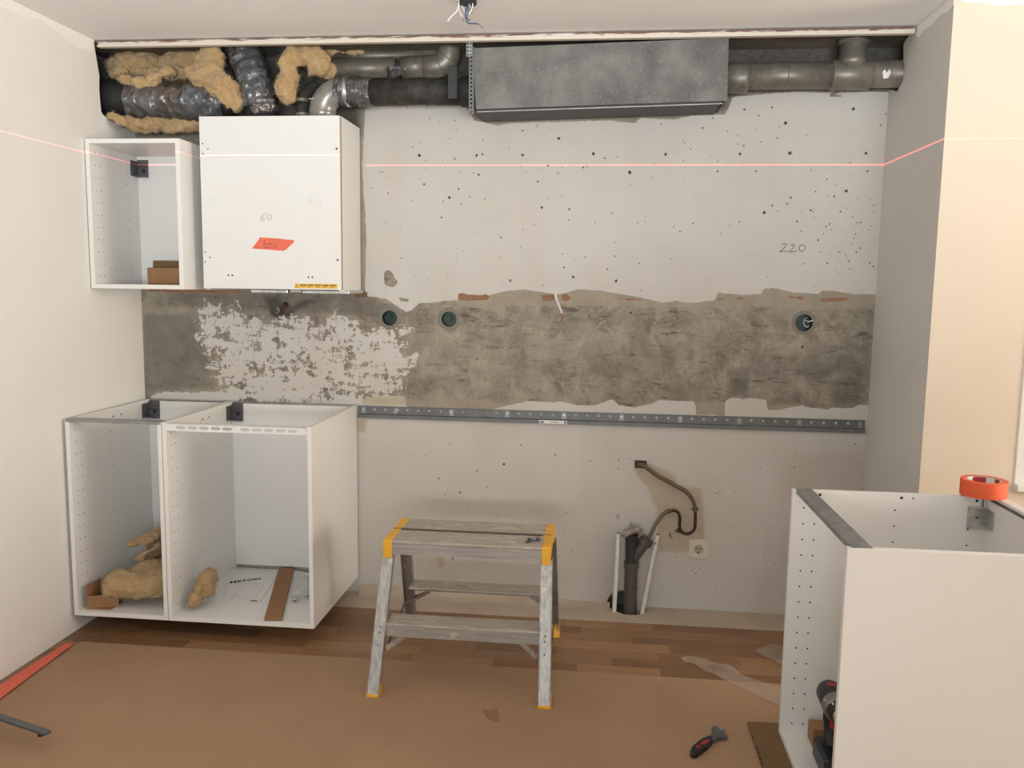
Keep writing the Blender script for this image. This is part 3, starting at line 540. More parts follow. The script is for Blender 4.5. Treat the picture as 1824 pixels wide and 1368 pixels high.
# floor covering and tape
pp = [(0.085, -0.684), (0.60, -0.686), (1.30, -0.680), (2.0, -0.679), (2.8, -0.680), (4.6, -0.685), (4.6, -5.8), (0.33, -5.8)]
tag(obj('floor_paper', Pr(pp, 'z', 0.0004, 0.0022), M['floorpaper']), 'brown kraft protection paper spread over the floor', 'paper')
a, b, c, d = onz(117, 1147, 0), onz(132, 1147, 0), onz(0, 1246, 0), onz(0, 1221, 0)
ext = 3.5; c2 = b+(c-b)*ext; d2 = a+(d-a)*ext
tag(obj('floor_tape', Pr([(a.x, a.y), (b.x, b.y), (c2.x, c2.y), (d2.x, d2.y)], 'z', 0.0023, 0.0028), M['tapered']), 'orange tape strip along the left edge of the floor paper', 'tape')

# ------------------------------------------------------------------ cabinets
PT = 0.018
def peg_rows(bm, face_x, nrm, ys, z0, z1, pitch, r=0.0027, skip=()):
    for y in ys:
        z = z0
        while z < z1:
            disc(bm, (face_x, y, z), r, nrm, 0.0006, 8); z += pitch
def hanger(parent, x, y, z, s=1, mat='darksteel'):
    """folded steel suspension bracket in a back corner; x,y,z = inner corner, s = +1 grows to +x"""
    bm = bmesh.new(); box(bm, min(x, x+0.0022*s), max(x, x+0.0022*s), y-0.062, y, z-0.085, z-0.018, bev=0.0008); box(bm, min(x, x+0.050*s), max(x, x+0.050*s), y-0.004, y-0.001, z-0.085, z-0.010, bev=0.0008)
    box(bm, min(x, x+0.050*s), max(x, x+0.050*s), y-0.03, y-0.004, z-0.087, z-0.080); box(bm, min(x, x+0.05*s), max(x, x+0.05*s), y-0.02, y-0.004, z-0.040, z-0.034)
    o = obj('hanging_bracket', bm, M[mat], parent)
    bm = bmesh.new(); disc(bm, (x+0.03*s, y-0.004, z-0.058), 0.008, (0, -1, 0), 0.006, 10); obj('bolt', bm, M['blackplastic'], o); return o
def base_cab(name, label, x0, W, slotted):
    yf, yb, z0, H = -0.615, -0.015, 0.0784, 0.80; z1 = z0+H
    t = thing(name, label, 'cabinet', (x0+W/2, (yf+yb)/2, z0), 'open base cabinets in the left corner')
    g = 0.0012
    for a, b in ((x0+g, x0+PT), (x0+W-PT, x0+W-g)):
        obj('side_panel', Bx(a, b, yf, yb, z0, z1, bev=0.0008), M['melamine'], t)
    if slotted:
        xa, xb = x0+PT, x0+W-PT; poly = [(xa, yf), (xb, yf), (xb, yb-0.055), (xb-0.10, yb-0.050), (xb-0.20, yb-0.034), (xb-0.27, yb-0.012), (xb-0.30, yb-0.004), (xa, yb-0.004)]
        obj('bottom_panel', Pr(poly, 'z', z0, z0+PT, bev=0.0006), M['melamine'], t)
    else:
        obj('bottom_panel', Bx(x0+PT, x0+W-PT, yf, yb-0.004, z0, z0+PT, bev=0.0008), M['melamine'], t)
    zb = z1-0.006; xs = x0+PT+0.052
    bm = bmesh.new(); box(bm, x0+PT, x0+W-PT, yb-0.012, yb-0.004, z0+(0.035 if slotted else PT), z1-0.09); box(bm, xs, x0+W-PT-(0.02 if slotted else 0.0), yb-0.012, yb-0.004, z1-0.0901, zb)
    obj('back_panel', bm, M['melamine'], t)
    if slotted:
        bm = bmesh.new(); xa, xb = x0+PT, x0+W-PT; n = 10; zf0, zf1 = z1-0.032, z1-0.004; e = 0.035; gap = 0.024
        half = (xb-xa-2*e-gap)/2; cw = half/5; xs_ = [xa+e+cw*i for i in range(5)]+[xa+e+half+gap+cw*i for i in range(5)]
        box(bm, xa, xa+e, yf+0.003, yf+0.005, zf0, zf1); box(bm, xb-e, xb, yf+0.003, yf+0.005, zf0, zf1); box(bm, xa+e+half, xa+e+half+gap, yf+0.003, yf+0.005, zf0, zf1)
        for x in xs_: holed(bm, x, x+cw, zf0, zf1, stadium(0.0135, 0.0062), yf+0.003, yf+0.005, 20)
        box(bm, xa, xb, yf+0.003, yf+0.03, zf1-0.001, zf1+0.001); box(bm, xa+e+half+0.006, xa+e+half+gap-0.006, yf+0.0015, yf+0.003, zf0+0.009, zf1-0.009, bev=0.0006)
        obj('ventilated_front_rail', bm, M['melamine_edge'], t)
    else:
        bm = bmesh.new(); box(bm, x0+0.004, x0+W-0.004, yf-0.0005, yf+0.0015, z1-0.010, z1+0.001); box(bm, x0+0.004, x0+W-0.004, yf, yf+0.045, z1-0.0005, z1+0.0012)
        obj('front_rail', bm, M['steel'], t)
    # thin steel edge against the wall
    obj('rear_edge_strip', Bx(x0+0.002, x0+W-0.002, yb-0.003, yb+0.002, z1-0.003, z1+0.0015), M['steel'], t)
    hanger(t, x0+PT, yb-0.012, z1+0.004)
    bm = bmesh.new(); fx = x0+PT
    peg_rows(bm, fx, (1, 0, 0), (yf+0.037, yf+0.069), z0+0.055, z1-0.03, 0.05, 0.0022); peg_rows(bm, fx, (1, 0, 0), (yf+0.28, yf+0.50), z0+0.055, z1-0.03, 0.05, 0.0022)
    for yy in (yf+0.30, yf+0.36): disc(bm, (fx, yy, z1-0.035), 0.004, (1, 0, 0), 0.0006, 8)
    o = obj('peg_holes', bm, M['hole'], t); o['kind'] = 'stuff'
    return t
XB = 0.0142
base_cab('base_cabinet', 'narrow open white base cabinet against the left wall', XB, 0.40, False)
base_cab('base_cabinet', 'wide open white base cabinet with slotted white front rail', XB+0.40, 0.60, True)

# wall cabinet (40)
xw, yf, yb, z0, z1 = 0.0045, -0.3845, -0.015, 1.3885, 1.9885
wc = thing('wall_cabinet', 'narrow open white wall cabinet left of the closed one', 'cabinet', (xw+0.2, (yf+yb)/2, z0))
for a, b in ((xw, xw+PT), (xw+0.4-PT, xw+0.4)): obj('side_panel', Bx(a, b, yf, yb, z0, z1, bev=0.0008), M['melamine'], wc)
obj('top_panel', Bx(xw+PT, xw+0.4-PT, yf, yb, z1-PT, z1, bev=0.0008), M['melamine'], wc)
obj('bottom_panel', Bx(xw+PT, xw+0.4-PT, yf, yb, z0, z0+PT, bev=0.0008), M['melamine'], wc)
obj('back_panel', Bx(xw+PT, xw+0.4-PT, yb-0.012, yb-0.004, z0+PT, z1-PT), M['melamine'], wc)
hanger(wc, xw+PT, yb-0.012, z1-PT-0.005)
bm = bmesh.new(); peg_rows(bm, xw+PT, (1, 0, 0), (yf+0.037, yf+0.069, yf+0.27), z0+0.05, z1-0.03, 0.05, 0.0022)
o = obj('peg_holes', bm, M['hole'], wc); o['kind'] = 'stuff'

# closed extractor cabinet (60)
xh, W, H, zh, yfh, ybh = 0.4449, 0.5918, 0.7022, 1.3883, -0.2931, -0.015
hc = thing('extractor_cabinet', 'closed white extractor hood cabinet marked 60 with orange tape on the door', 'cabinet', (xh+W/2, (yfh+ybh)/2, zh))
obj('door', Bx(xh, xh+W-0.003, yfh, yfh+0.016, zh+0.006, zh+H, bev=0.001), M['melamine_edge'], hc)
obj('edge_seal', Bx(xh+0.004, xh+W-0.001, yfh+0.016, yfh+0.020, zh+0.006, zh+H-0.004), M['kraftdark'], hc)
for a, b in ((xh, xh+PT), (xh+W-PT, xh+W)): obj('side_panel', Bx(a, b, yfh+0.020, ybh, zh, zh+H, bev=0.0008), M['melamine'], hc)
obj('top_panel', Bx(xh+PT, xh+W-PT, yfh+0.020, ybh, zh+H-PT, zh+H), M['melamine'], hc)
obj('bottom_panel', Bx(xh+PT, xh+W-PT, yfh+0.020, ybh, zh+0.02, zh+0.03), M['steel'], hc)
for u0, u1 in ((452, 517), (543, 625)):
    a, b = ony(u0, 520, yfh+0.06).x, ony(u1, 520, yfh+0.06).x
    obj('filter_frame', Bx(a, b, yfh+0.03, yfh+0.24, zh-0.010, zh+0.004, bev=0.002), M['zinc'], hc)
obj('lamp_socket', Bx(ony(519, 520, yfh+.06).x, ony(540, 520, yfh+.06).x, yfh+0.04, yfh+0.10, zh-0.006, zh+0.004, bev=0.002), M['creamplastic'], hc)
HS = 3.316
def hz(u, v): return ony(130+u/HS, 200+v/HS, yfh)
for u, v in ((845, 517), (899, 517), (1418, 522), (1474, 523)):
    p = hz(u, v); bm = bmesh.new(); tube(bm, [p+Vector((0, 0.001, 0)), p+Vector((0, -0.003, 0)), p+Vector((0, -0.004, 0))], [0.0095, 0.0095, 0.0075], 16); obj('cover_cap', bm, M['melamine'], hc, smooth=True)
bm = bmesh.new()
for u, v, r in ((765, 185, 2.2), (797, 216, 2.2), (767, 245, 2.2), (780, 826, 2.2), (810, 857, 2.2), (781, 885, 2.2), (1557, 215, 3.2), (1563, 873, 3.2), (918, 963, 2.8), (941, 963, 2.8), (1391, 974, 2.8), (1414, 974, 2.8)):
    disc(bm, hz(u, v), r*0.001*1.25, (0, -1, 0), 0.0006, 10)
o = obj('screw_holes', bm, M['hole'], hc); o['kind'] = 'stuff'
marks('handwriting', zs((440, 370), 8.55, [[(290, 98), (265, 100), (235, 125), (215, 160), (212, 188), (235, 202), (258, 188), (256, 160), (235, 155), (216, 172)], [(335, 105), (312, 125), (308, 160), (325, 182), (352, 176), (372, 150), (370, 118), (350, 104), (328, 108)]]), yfh, 0.0018, M['inkgrey'], hc, 'handwritten number 60')
p0 = ony(525, 513.5, yfh); p1 = ony(601, 505.5, yfh)
st = obj('warning_sticker', Bx(p0.x, p1.x, yfh-0.0006, yfh, zh+0.012, zh+0.031), M['sticker'], hc); st['label'] = 'yellow warning sticker'
bm = bmesh.new(); zc = zh+0.0215; ya = yfh-0.0009
ribbon(bm, [(p0.x+0.004, ya, zc-0.007), (p0.x+0.0105, ya, zc+0.0075), (p0.x+0.017, ya, zc-0.007), (p0.x+0.004, ya, zc-0.007)], 0.0012, (0, -1, 0)); ribbon(bm, [(p0.x+0.0105, ya, zc+0.003), (p0.x+0.0105, ya, zc-0.004)], 0.001, (0, -1, 0))
for k in range(5):
    xa = p0.x+0.024+k*0.0315*(p1.x-p0.x)/0.182; L = 0.024*(p1.x-p0.x)/0.182
    x = xa
    while x < xa+L: ribbon(bm, [(x, ya, zc+0.0035), (x+0.0028, ya, zc+0.0035)], 0.004, (0, -1, 0)); x += 0.0034
    x = xa
    for r_ in (-0.0015, -0.0045): ribbon(bm, [(xa, ya, zc+r_), (xa+L*random.uniform(0.6, 0.98), ya, zc+r_)], 0.0008, (0, -1, 0))
obj('sticker_print', bm, M['ink'], st)['kind'] = 'stuff'
# tape on the door
tp = zs((440, 370), 8.55, [[(195, 452), (330, 460), (480, 470), (600, 485), (690, 490), (715, 497), (712, 525), (690, 550), (650, 585), (600, 635), (548, 657), (400, 645), (250, 632), (78, 622), (100, 590), (130, 555), (150, 525), (180, 490)]])[0]
bm = bmesh.new(); prism(bm, [(p.x, p.z) for p in (ony(u, v, yfh) for u, v in tp)], 'y', yfh-0.0014, yfh-0.0006)
tpo = tag(obj('door_tape', bm, M['tapered']), 'torn orange tape piece with handwriting on the closed cabinet door', 'tape')
marks('handwriting', zs((440, 370), 8.55, [[(250, 505), (275, 508), (258, 530), (282, 545), (262, 568), (236, 570)], [(318, 542), (304, 550), (312, 562), (326, 554)], [(332, 560), (335, 545), (350, 552), (354, 560), (362, 546), (378, 550), (384, 558), (400, 548)], [(272, 604), (330, 602), (440, 590)], [(290, 590), (270, 604), (292, 620)], [(436, 548), (448, 605)]]), yfh-0.0014, 0.0013, M['ink'], tpo, 'handwritten 3 cm with arrow')

# peninsula cabinet, open towards the left
xc, yc1, zc0, zc1 = 2.6982, -1.0382, 0.0119, 0.8119; yc0 = yc1-0.60; xd = xc+0.60
pc = thing('base_cabinet', 'open white base cabinet in the right foreground with steel front strip', 'cabinet', (xc+0.3, yc1-0.3, zc0))
obj('side_panel', Bx(xc, xd, yc1-PT, yc1, zc0, zc1, bev=0.001), M['melamine'], pc)
obj('side_panel', Bx(xc, xd, yc0, yc0+PT, zc0, zc1, bev=0.001), M['melamine'], pc)
obj('bottom_panel', Bx(xc, xd-0.004, yc0+PT, yc1-PT, zc0, zc0+PT, bev=0.001), M['melamine'], pc)
obj('back_panel', Bx(xd-0.03, xd-0.022, yc0+PT, yc1-PT, zc0+PT, zc1-0.012), M['melamine'], pc)
bm = bmesh.new(); box(bm, xc+0.012, xc+0.060, yc0+0.004, yc1-0.002, zc1-0.0005, zc1+0.0014, bev=0.0004); box(bm, xc+0.011, xc+0.013, yc0+PT, yc1-PT, zc1-0.012, zc1+0.0012); box(bm, xc+0.013, xc+0.030, yc0+0.002, yc0+0.03, zc1+0.0014, zc1+0.003)
obj('front_strip', bm, M['steel'], pc)
obj('rear_rail', Bx(xd-0.022, xd-0.017, yc0+PT, yc1-PT, zc1-0.05, zc1-0.004), M['darksteel'], pc)
obj('rear_cover_strip', Bx(xd-0.017, xd+0.012, yc0+0.03, yc1-0.02, zc1-0.003, zc1+0.004, bev=0.001), M['paper'], pc)
bm = bmesh.new(); zz = zc1-0.03
box(bm, xd-0.085, xd-0.032, yc1-PT-0.0025, yc1-PT, zz-0.066, zz, bev=0.0006); box(bm, xd-0.034, xd-0.031, yc1-PT-0.05, yc1-PT, zz-0.062, zz-0.004, bev=0.0006); box(bm, xd-0.083, xd-0.034, yc1-PT-0.012, yc1-PT-0.002, zz-0.004, zz); box(bm, xd-0.083, xd-0.034, yc1-PT-0.012, yc1-PT-0.002, zz-0.066, zz-0.062)
hb = obj('hanging_bracket', bm, M['zinc'], pc)
bm = bmesh.new(); disc(bm, (xd-0.058, yc1-PT-0.0025, zz-0.034), 0.005, (0, -1, 0), 0.002, 8); obj('bolt', bm, M['darksteel'], hb); bm = bmesh.new(); tube(bm, [(xd-0.045, yc1-PT-0.006, zz), (xd-0.045, yc1-PT-0.006, zz+0.028)], 0.0022, 8); obj('bolt', bm, M['darksteel'], hb)
bm = bmesh.new(); fy = yc1-PT
for xx, zt in ((xc+0.036, 0.056), (xc+0.070, 0.056)):
    for k in range(15): disc(bm, (xx, fy, zc1-zt-0.0502*k), 0.0026, (0, -1, 0), 0.0006, 8)
for xx in (xc+0.305, xc+0.520):
    for k in range(14): disc(bm, (xx, fy, zc1-0.052-0.0502*k), 0.0026, (0, -1, 0), 0.0006, 8)
for xx, r in ((xc+0.082, 0.0042), (xc+0.322, 0.0042), (xc+0.356, 0.0025), (xc+0.540, 0.0042)): disc(bm, (xx, fy, zc1-0.013), r, (0, -1, 0), 0.0006, 10)
o = obj('peg_holes', bm, M['hole'], pc); o['kind'] = 'stuff'
tag(obj('cardboard_sheet', Pr([tuple(onz(1331, 1285, 0.0115)[:2]), (3.25, -0.955), (3.30, -1.95), tuple((onz(1331, 1285, 0.0115)+(onz(1359, 1368, 0.0115)-onz(1331, 1285, 0.0115))*4)[:2])], 'z', 0.0024, 0.0115, bev=0.0008), M['kraftdark']), 'flat cardboard sheet under the right foreground cabinet', 'cardboard')
for u, v, L in ((1341, 1313, 4), (1348, 1332, 8), (1351, 1340, 7), (1354, 1351, 8), (1358, 1360, 6)):
    p = onz(u, v, 0.0118); obj('printed_mark', Bx(p.x-0.002, p.x+0.003, p.y-L*0.0012, p.y+L*0.0012, 0.0114, 0.0119), M['ink'], bpy.data.objects['cardboard_sheet'])

# tape roll on the cabinet corner
tr = thing('tape_roll', 'roll of orange masking tape on the right cabinet corner', 'tape', (3.256, -1.052, 0.8160))
bm = bmesh.new(); c0 = Vector((3.256, -1.052, 0)); R0, R1, zA, zB = 0.0635, 0.049, 0.8162, 0.8642; sg = 48
def ringv(r, z): return [bm.verts.new((c0.x+r*math.cos(2*math.pi*k/sg), c0.y+r*math.sin(2*math.pi*k/sg), z)) for k in range(sg)]
rs = [ringv(R1, zA), ringv(R0, zA), ringv(R0+0.0004, zA+0.002), ringv(R0+0.0004, zB-0.002), ringv(R0, zB), ringv(R1, zB)]
for i in range(5):
    for k in range(sg): bm.faces.new((rs[i][k], rs[i][(k+1) % sg], rs[i+1][(k+1) % sg], rs[i+1][k]))
obj('tape_layers', bm, M['orange'], tr, smooth=True)
bm = bmesh.new(); rs = [ringv(R1, zA), ringv(R1, zB-0.001), ringv(R1-0.003, zB-0.001), ringv(R1-0.003, zA)]
for i in range(3):
    for k in range(sg): bm.faces.new((rs[i][k], rs[i][(k+1) % sg], rs[i+1][(k+1) % sg], rs[i+1][k]))
core = obj('cardboard_core', bm, M['paper'], tr, smooth=True)
for a0, a1 in ((60, 108), (5, 28), (140, 152)):
    bm = bmesh.new(); pr = None
    for k in range(9):
        a = math.radians(a0+(a1-a0)*k/8); r = R1-0.0034; v = [bm.verts.new((c0.x+r*math.cos(a), c0.y+r*math.sin(a), z)) for z in (zA+0.004, zB-0.002)]
        if pr: bm.faces.new((pr[0], v[0], v[1], pr[1]))
        pr = v
    obj('core_print', bm, M['taperoll_in'], core)

# ------------------------------------------------------------------ suspension rail on the back wall
ZR = 0.8733; x0r, x1r = 1.0165, 3.224; yA, yB_ = -0.0035, -0.0055
sr = thing('suspension_rail', 'long grey perforated steel rail screwed along the back wall', 'rail', ((x0r+x1r)/2, 0, ZR-0.03))
zf0, zf1 = ZR-0.034, ZR
pitch = 0.0503; holes = {}; nslots = int((x1r-x0r)/pitch); bm = bmesh.new(); plates = []
xa = x0r
for k in range(nslots+1):
    xb = min(xa+pitch, x1r)
    if xb-xa < 0.03: box(bm, xa, xb, yB_, yA, zf0, zf1)
    elif k % 5 == 3 or k == 0: box(bm, xa, xb, yB_, yA, zf0, zf1); plates.append((xa+xb)/2)
    else: holed(bm, xa, xb, zf0, zf1, lambda a: 0.0066, yB_, yA, 12, c=((xa+xb)/2, (zf0+zf1)/2+0.003))
    xa = xb
obj('upper_flange', bm, M['railgrey'], sr)
bm = bmesh.new(); prism(bm, [(-0.0055, zf0), (-0.016, zf0-0.003), (-0.016, zf0-0.019), (-0.004, zf0-0.021), (-0.004, zf0-0.018), (-0.012, zf0-0.0165), (-0.012, zf0-0.005), (-0.0035, zf0-0.002)], 'x', x0r, x1r); obj('lower_channel', bm, M['railgrey'], sr)
obj('top_lip', Bx(x0r, x1r, -0.009, -0.0005, ZR-0.0005, ZR+0.0012), M['railgrey'], sr)
for i, px in enumerate(plates):
    bm = bmesh.new(); m = Matrix.Translation((px, -0.0065, ZR-0.017)) @ Matrix.Rotation(math.radians(40 if i == 1 else 0), 4, 'Y'); box(bm, -0.010, 0.010, -0.001, 0.001, -0.015, 0.013, 0.0, m)
    pl = obj('fixing_plate', bm, M['steel'], sr); bm = bmesh.new(); disc(bm, (px, -0.0075, ZR-0.014), 0.0042, (0, -1, 0), 0.003, 8); obj('screw', bm, M['zinc'], pl)
a, b = ony(960, 747, -0.016), ony(1010, 754, -0.016)
lb = obj('label_sticker', Bx(a.x, b.x, -0.0168, -0.0158, zf0-0.0185, zf0-0.0035), M['paper'], sr)
bm = bmesh.new(); zc_ = zf0-0.011
ribbon(bm, [(a.x+0.003, -0.0171, zc_+0.003), (a.x+0.024, -0.0171, zc_+0.003)], 0.002, (0, -1, 0)); ribbon(bm, [(a.x+0.003, -0.0171, zc_-0.002), (a.x+0.022, -0.0171, zc_-0.002)], 0.004, (0, -1, 0))
x = a.x+0.052
while x < a.x+0.085: ribbon(bm, [(x, -0.0171, zc_-0.003), (x, -0.0171, zc_+0.003)], random.uniform(0.0006, 0.0016), (0, -1, 0)); x += 0.0026
ribbon(bm, [(b.x-0.012, -0.0171, zc_), (b.x-0.004, -0.0171, zc_)], 0.008, (0, -1, 0)); obj('label_print', bm, M['ink'], lb)['kind'] = 'stuff'

# ------------------------------------------------------------------ flush-mount boxes, wires, socket
for i, (b, lab) in enumerate(zip(boxes, ('green junction box in the wall just right of the closed cabinet', 'green junction box in the bare concrete, second from the left', 'green junction box with white wire at the right end of the concrete band'))):
    t = thing('junction_box', lab, 'socket box', (b.x, 0, b.z), 'green flush junction boxes')
    bm = bmesh.new(); r = 0.034 if i < 2 else 0.036; ctr = lambda y: Vector((b.x, y, b.z))
    tube(bm, [ctr(-0.0012), ctr(0.045)], r, 28, cap=False); f = tube(bm, [ctr(0.045), ctr(0.046)], r, 28); obj('cup', bm, M['green'], t, smooth=True)
    bm = bmesh.new(); rr = [[bm.verts.new((b.x+q_*math.cos(2*math.pi*k/32)*(1+0.04*math.sin(3*k)), y_, b.z+q_*math.sin(2*math.pi*k/32)*(1+0.05*math.sin(2*k+i)))) for k in range(32)] for q_, y_ in ((r, -0.0014), (r+0.006, -0.0016), (0.052, -0.0006))]
    for j in range(2):
        for k in range(32): bm.faces.new((rr[j][k], rr[j][(k+1) % 32], rr[j+1][(k+1) % 32], rr[j+1][k]))
    obj('plaster_collar', bm, M['collar'] if 'collar' in M else M.setdefault('collar', plain('grey_green_plaster', srgb(128, 124, 112), 0.85, var=0.12, scale=30)), t)
    w_ = [(0.0, 0.03, 0.012), (0.006, 0.02, 0.014), (0.008, 0.012, 0.0), (-0.002, 0.010, -0.012)] if i < 2 else [(0.024, 0.035, 0.02), (0.006, 0.018, 0.016), (0.002, 0.01, -0.006), (0.014, 0.004, -0.018), (0.022, 0.002, -0.012)]
    obj('wire', Tb(crom([(b.x+p[0], p[1], b.z+p[2]) for p in w_], 5), 0.0016, 6), M['whitewire'] if i == 2 else M['green'], t, smooth=True)
    if i == 2: obj('wire', Tb(crom([(b.x+0.010, 0.03, b.z+0.01), (b.x+0.022, 0.004, b.z+0.006), (b.x+0.034, -0.006, b.z+0.012)], 5), 0.0026, 6), M['whitewire'], t, smooth=True)
# loose wire hanging out of the wall
wp = [ony(u, v, y_) for u, v, y_ in ((989, 524, -0.001), (991, 532, -0.012), (996, 545, -0.020), (1001, 558, -0.022), (1002, 566, -0.022), (996, 575, -0.020))]
lw_ = thing('wall_cable', 'short bent pale cable hanging out of the concrete band', 'cable', tuple(wp[0]))
obj('sheath', Tb(crom(wp[:4], 5), [0.0055]*11+[0.0045]*5, 8), M['whitepipe'], lw_, smooth=True)
obj('core', Tb(crom(wp[3:], 5), 0.003, 8), M['kraft'], lw_, smooth=True)
# pipe stub in the torn hole below the extractor cabinet
ps = thing('pipe_stub', 'rusty pipe stub in the dark torn wall patch below the closed cabinet', 'pipe', tuple(ony(505, 552, 0)))
a, b = ony(500, 560, 0.0), ony(509, 541, -0.035)
obj('stub', Tb([a, b], [0.010, 0.011], 14, cap=True), M['rust'], ps, smooth=True); bm = bmesh.new(); d_ = (b-a).normalized(); disc(bm, b, 0.0085, d_, 0.0008, 14); obj('open_end', bm, M['hole'], ps)
# rail end under the extractor cabinet
tag(obj('batten_end', Bx(ony(634, 522, -0.02).x, ony(652, 522, -0.02).x, -0.022, -0.001, 1.362, 1.384, bev=0.001), M['kraftdark']), 'brown batten end sticking out under the closed cabinet', 'batten')

# wall socket
so = thing('wall_socket', 'cream power socket low on the back wall', 'socket', (2.553, 0, 0.2795))
sx, sz = 2.553, 0.2795
def rrect(cx, cz, hw, hh, r, n=5):
    out = []
    for qx, qz, a0 in ((1, 1, 0), (-1, 1, 90), (-1, -1, 180), (1, -1, 270)):
        for k in range(n+1): a = math.radians(a0+90*k/n); out.append((cx+qx*(hw-r)+r*math.cos(a), cz+qz*(hh-r)+r*math.sin(a)))
    return out
obj('frame', Pr(rrect(sx, sz, 0.044, 0.042, 0.008), 'y', -0.006, 0.0, bev=0.002), M['creamplastic'], so)
ins = obj('insert', Pr(rrect(sx-0.002, sz+0.001, 0.030, 0.032, 0.005), 'y', -0.011, -0.006, bev=0.0012), M['creamplastic'], so)
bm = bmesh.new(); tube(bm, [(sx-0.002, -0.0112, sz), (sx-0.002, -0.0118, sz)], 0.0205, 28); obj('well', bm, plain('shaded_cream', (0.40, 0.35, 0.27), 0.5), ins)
bm = bmesh.new()
for dx, dz, r in ((-0.0095, 0.004, 0.003), (0.0095-0.002, 0.004, 0.003), (-0.001, 0.005, 0.0016), (-0.002, -0.013, 0.0035)): disc(bm, (sx-0.002+dx, -0.0118, sz+dz), r, (0, -1, 0), 0.0006, 10)
obj('contact_hole', bm, M['hole'], ins)

# ------------------------------------------------------------------ supply pipe and drain
pth = [(1138, 827, -.002), (1146, 829, -.030), (1158, 838, -.034), (1172, 848, -.034), (1190, 858, -.034), (1208, 868, -.034), (1222, 876, -.034), (1232, 888, -.034), (1237, 900, -.034), (1238.5, 912, -.034), (1238.5, 930, -.034), (1237, 942, -.034), (1231, 949, -.034), (1222, 951, -.034), (1214, 947, -.034), (1210.5, 938, -.034), (1211, 925, -.034), (1209, 915, -.034), (1203, 910, -.034), (1195, 909.5, -.034), (1186, 913, -.034), (1177, 921, -.036), (1169, 932, -.04), (1163, 944, -.045), (1158, 954, -.050), (1155, 959, -.052)]
P3 = [ony(*p) for p in pth]
sp = thing('supply_pipe', 'thin bent brown pipe curving down the back wall', 'pipe', tuple(P3[0]))
obj('upper_run', Tb(crom(P3[:10], 5), [0.0085]*36+[0.0075]*10, 12), plain('worn_grey_brown_pipe', srgb(104, 88, 74), 0.45, 0.2, var=0.2, scale=30), sp, smooth=True)
obj('trap_bend', Tb(crom(P3[9:20], 5), 0.0066, 12), plain('dark_brown_pipe', srgb(60, 44, 38), 0.4, 0.3, var=0.2, scale=30), sp, smooth=True)
obj('lower_run', Tb(crom(P3[19:], 5), 0.0080, 12), plain('grey_olive_pipe', srgb(106, 96, 80), 0.5, var=0.15, scale=30), sp, smooth=True)
for (u, v, r) in ((1238, 907, 0.0115), (1191, 911, 0.010), (1209, 946, 0.009)):
    c = ony(u, v, -0.034); bm = bmesh.new(); tube(bm, [c+Vector((0, 0, -0.006)), c+Vector((0, 0, 0.006))], r, 12); tube(bm, [c, Vector((c.x, 0, c.z))], 0.003, 8); tube(bm, [c+Vector((-0.018, 0, 0)), c+Vector((0.018, 0, 0))], 0.0028, 8)
    obj('pipe_clamp', bm, M['rust'] if v > 920 else M['draingrey'], sp, smooth=True)
p = ony(1141, 827, 0); obj('wall_plate', Bx(p.x-0.026, p.x+0.026, -0.002, 0.001, p.z-0.017, p.z+0.017), M['rust'], sp)
dc = ony(1124, 1000, -0.06)
dr = thing('drain_pipe', 'grey plastic drain pipe with branch standing in the floor hole', 'pipe', (dc.x, -0.055, -0.28))
dxp, dyp = ony(1123.5, 1040, -0.055).x, -0.055
obj('riser', Tb([(dxp, dyp, -0.275), (dxp, dyp, 0.208)], 0.0285, 24), M['draingrey'], dr, smooth=True)
obj('collar', Tb([(dxp, dyp, 0.196), (dxp, dyp, 0.198), (dxp, dyp, 0.222), (dxp, dyp, 0.224)], [0.030, 0.0335, 0.0335, 0.030], 24), M['draingrey'], dr, smooth=True)
obj('upper_tee', Tb([(dxp, dyp, 0.224), (dxp-0.002, dyp, 0.29), (dxp-0.003, dyp, 0.345), (dxp-0.003, dyp, 0.35)], [0.027, 0.027, 0.028, 0.030], 24), plain('dark_drain_plastic', (0.03, 0.03, 0.03), 0.5, var=0.2), dr, smooth=True)
b0 = Vector((dxp+0.004, dyp, 0.235)); b1 = ony(1152, 962, dyp)
obj('branch', Tb([b0, b0.lerp(b1, 0.5), b1], [0.024, 0.024, 0.025], 20), M['draingrey'], dr, smooth=True)
dd = (b1-b0).normalized(); obj('branch_socket', Tb([b1-dd*0.022, b1-dd*0.020, b1-dd*0.004, b1-dd*0.003, b1+dd*0.008, b1+dd*0.009], [0.027, 0.031, 0.031, 0.028, 0.030, 0.012], 20), M['draingrey'], dr, smooth=True)
bm = bmesh.new(); tube(bm, crom([(dxp-0.035, dyp-0.012, 0.352), (dxp-0.018, dyp-0.030, 0.360), (dxp+0.006, dyp-0.018, 0.372), (dxp+0.024, dyp, 0.366), (dxp+0.018, dyp+0.02, 0.36), (dxp-0.012, dyp+0.02, 0.366)], 6), 0.014, 10, nz=0.014, nf=60); tube(bm, crom([(dxp-0.004, dyp-0.004, 0.365), (dxp-0.010, dyp, 0.385), (dxp-0.004, dyp+0.002, 0.398)], 6), 0.006, 8, nz=0.006, nf=80)
obj('rag_plug', bm, M['rag'], dr, smooth='all')
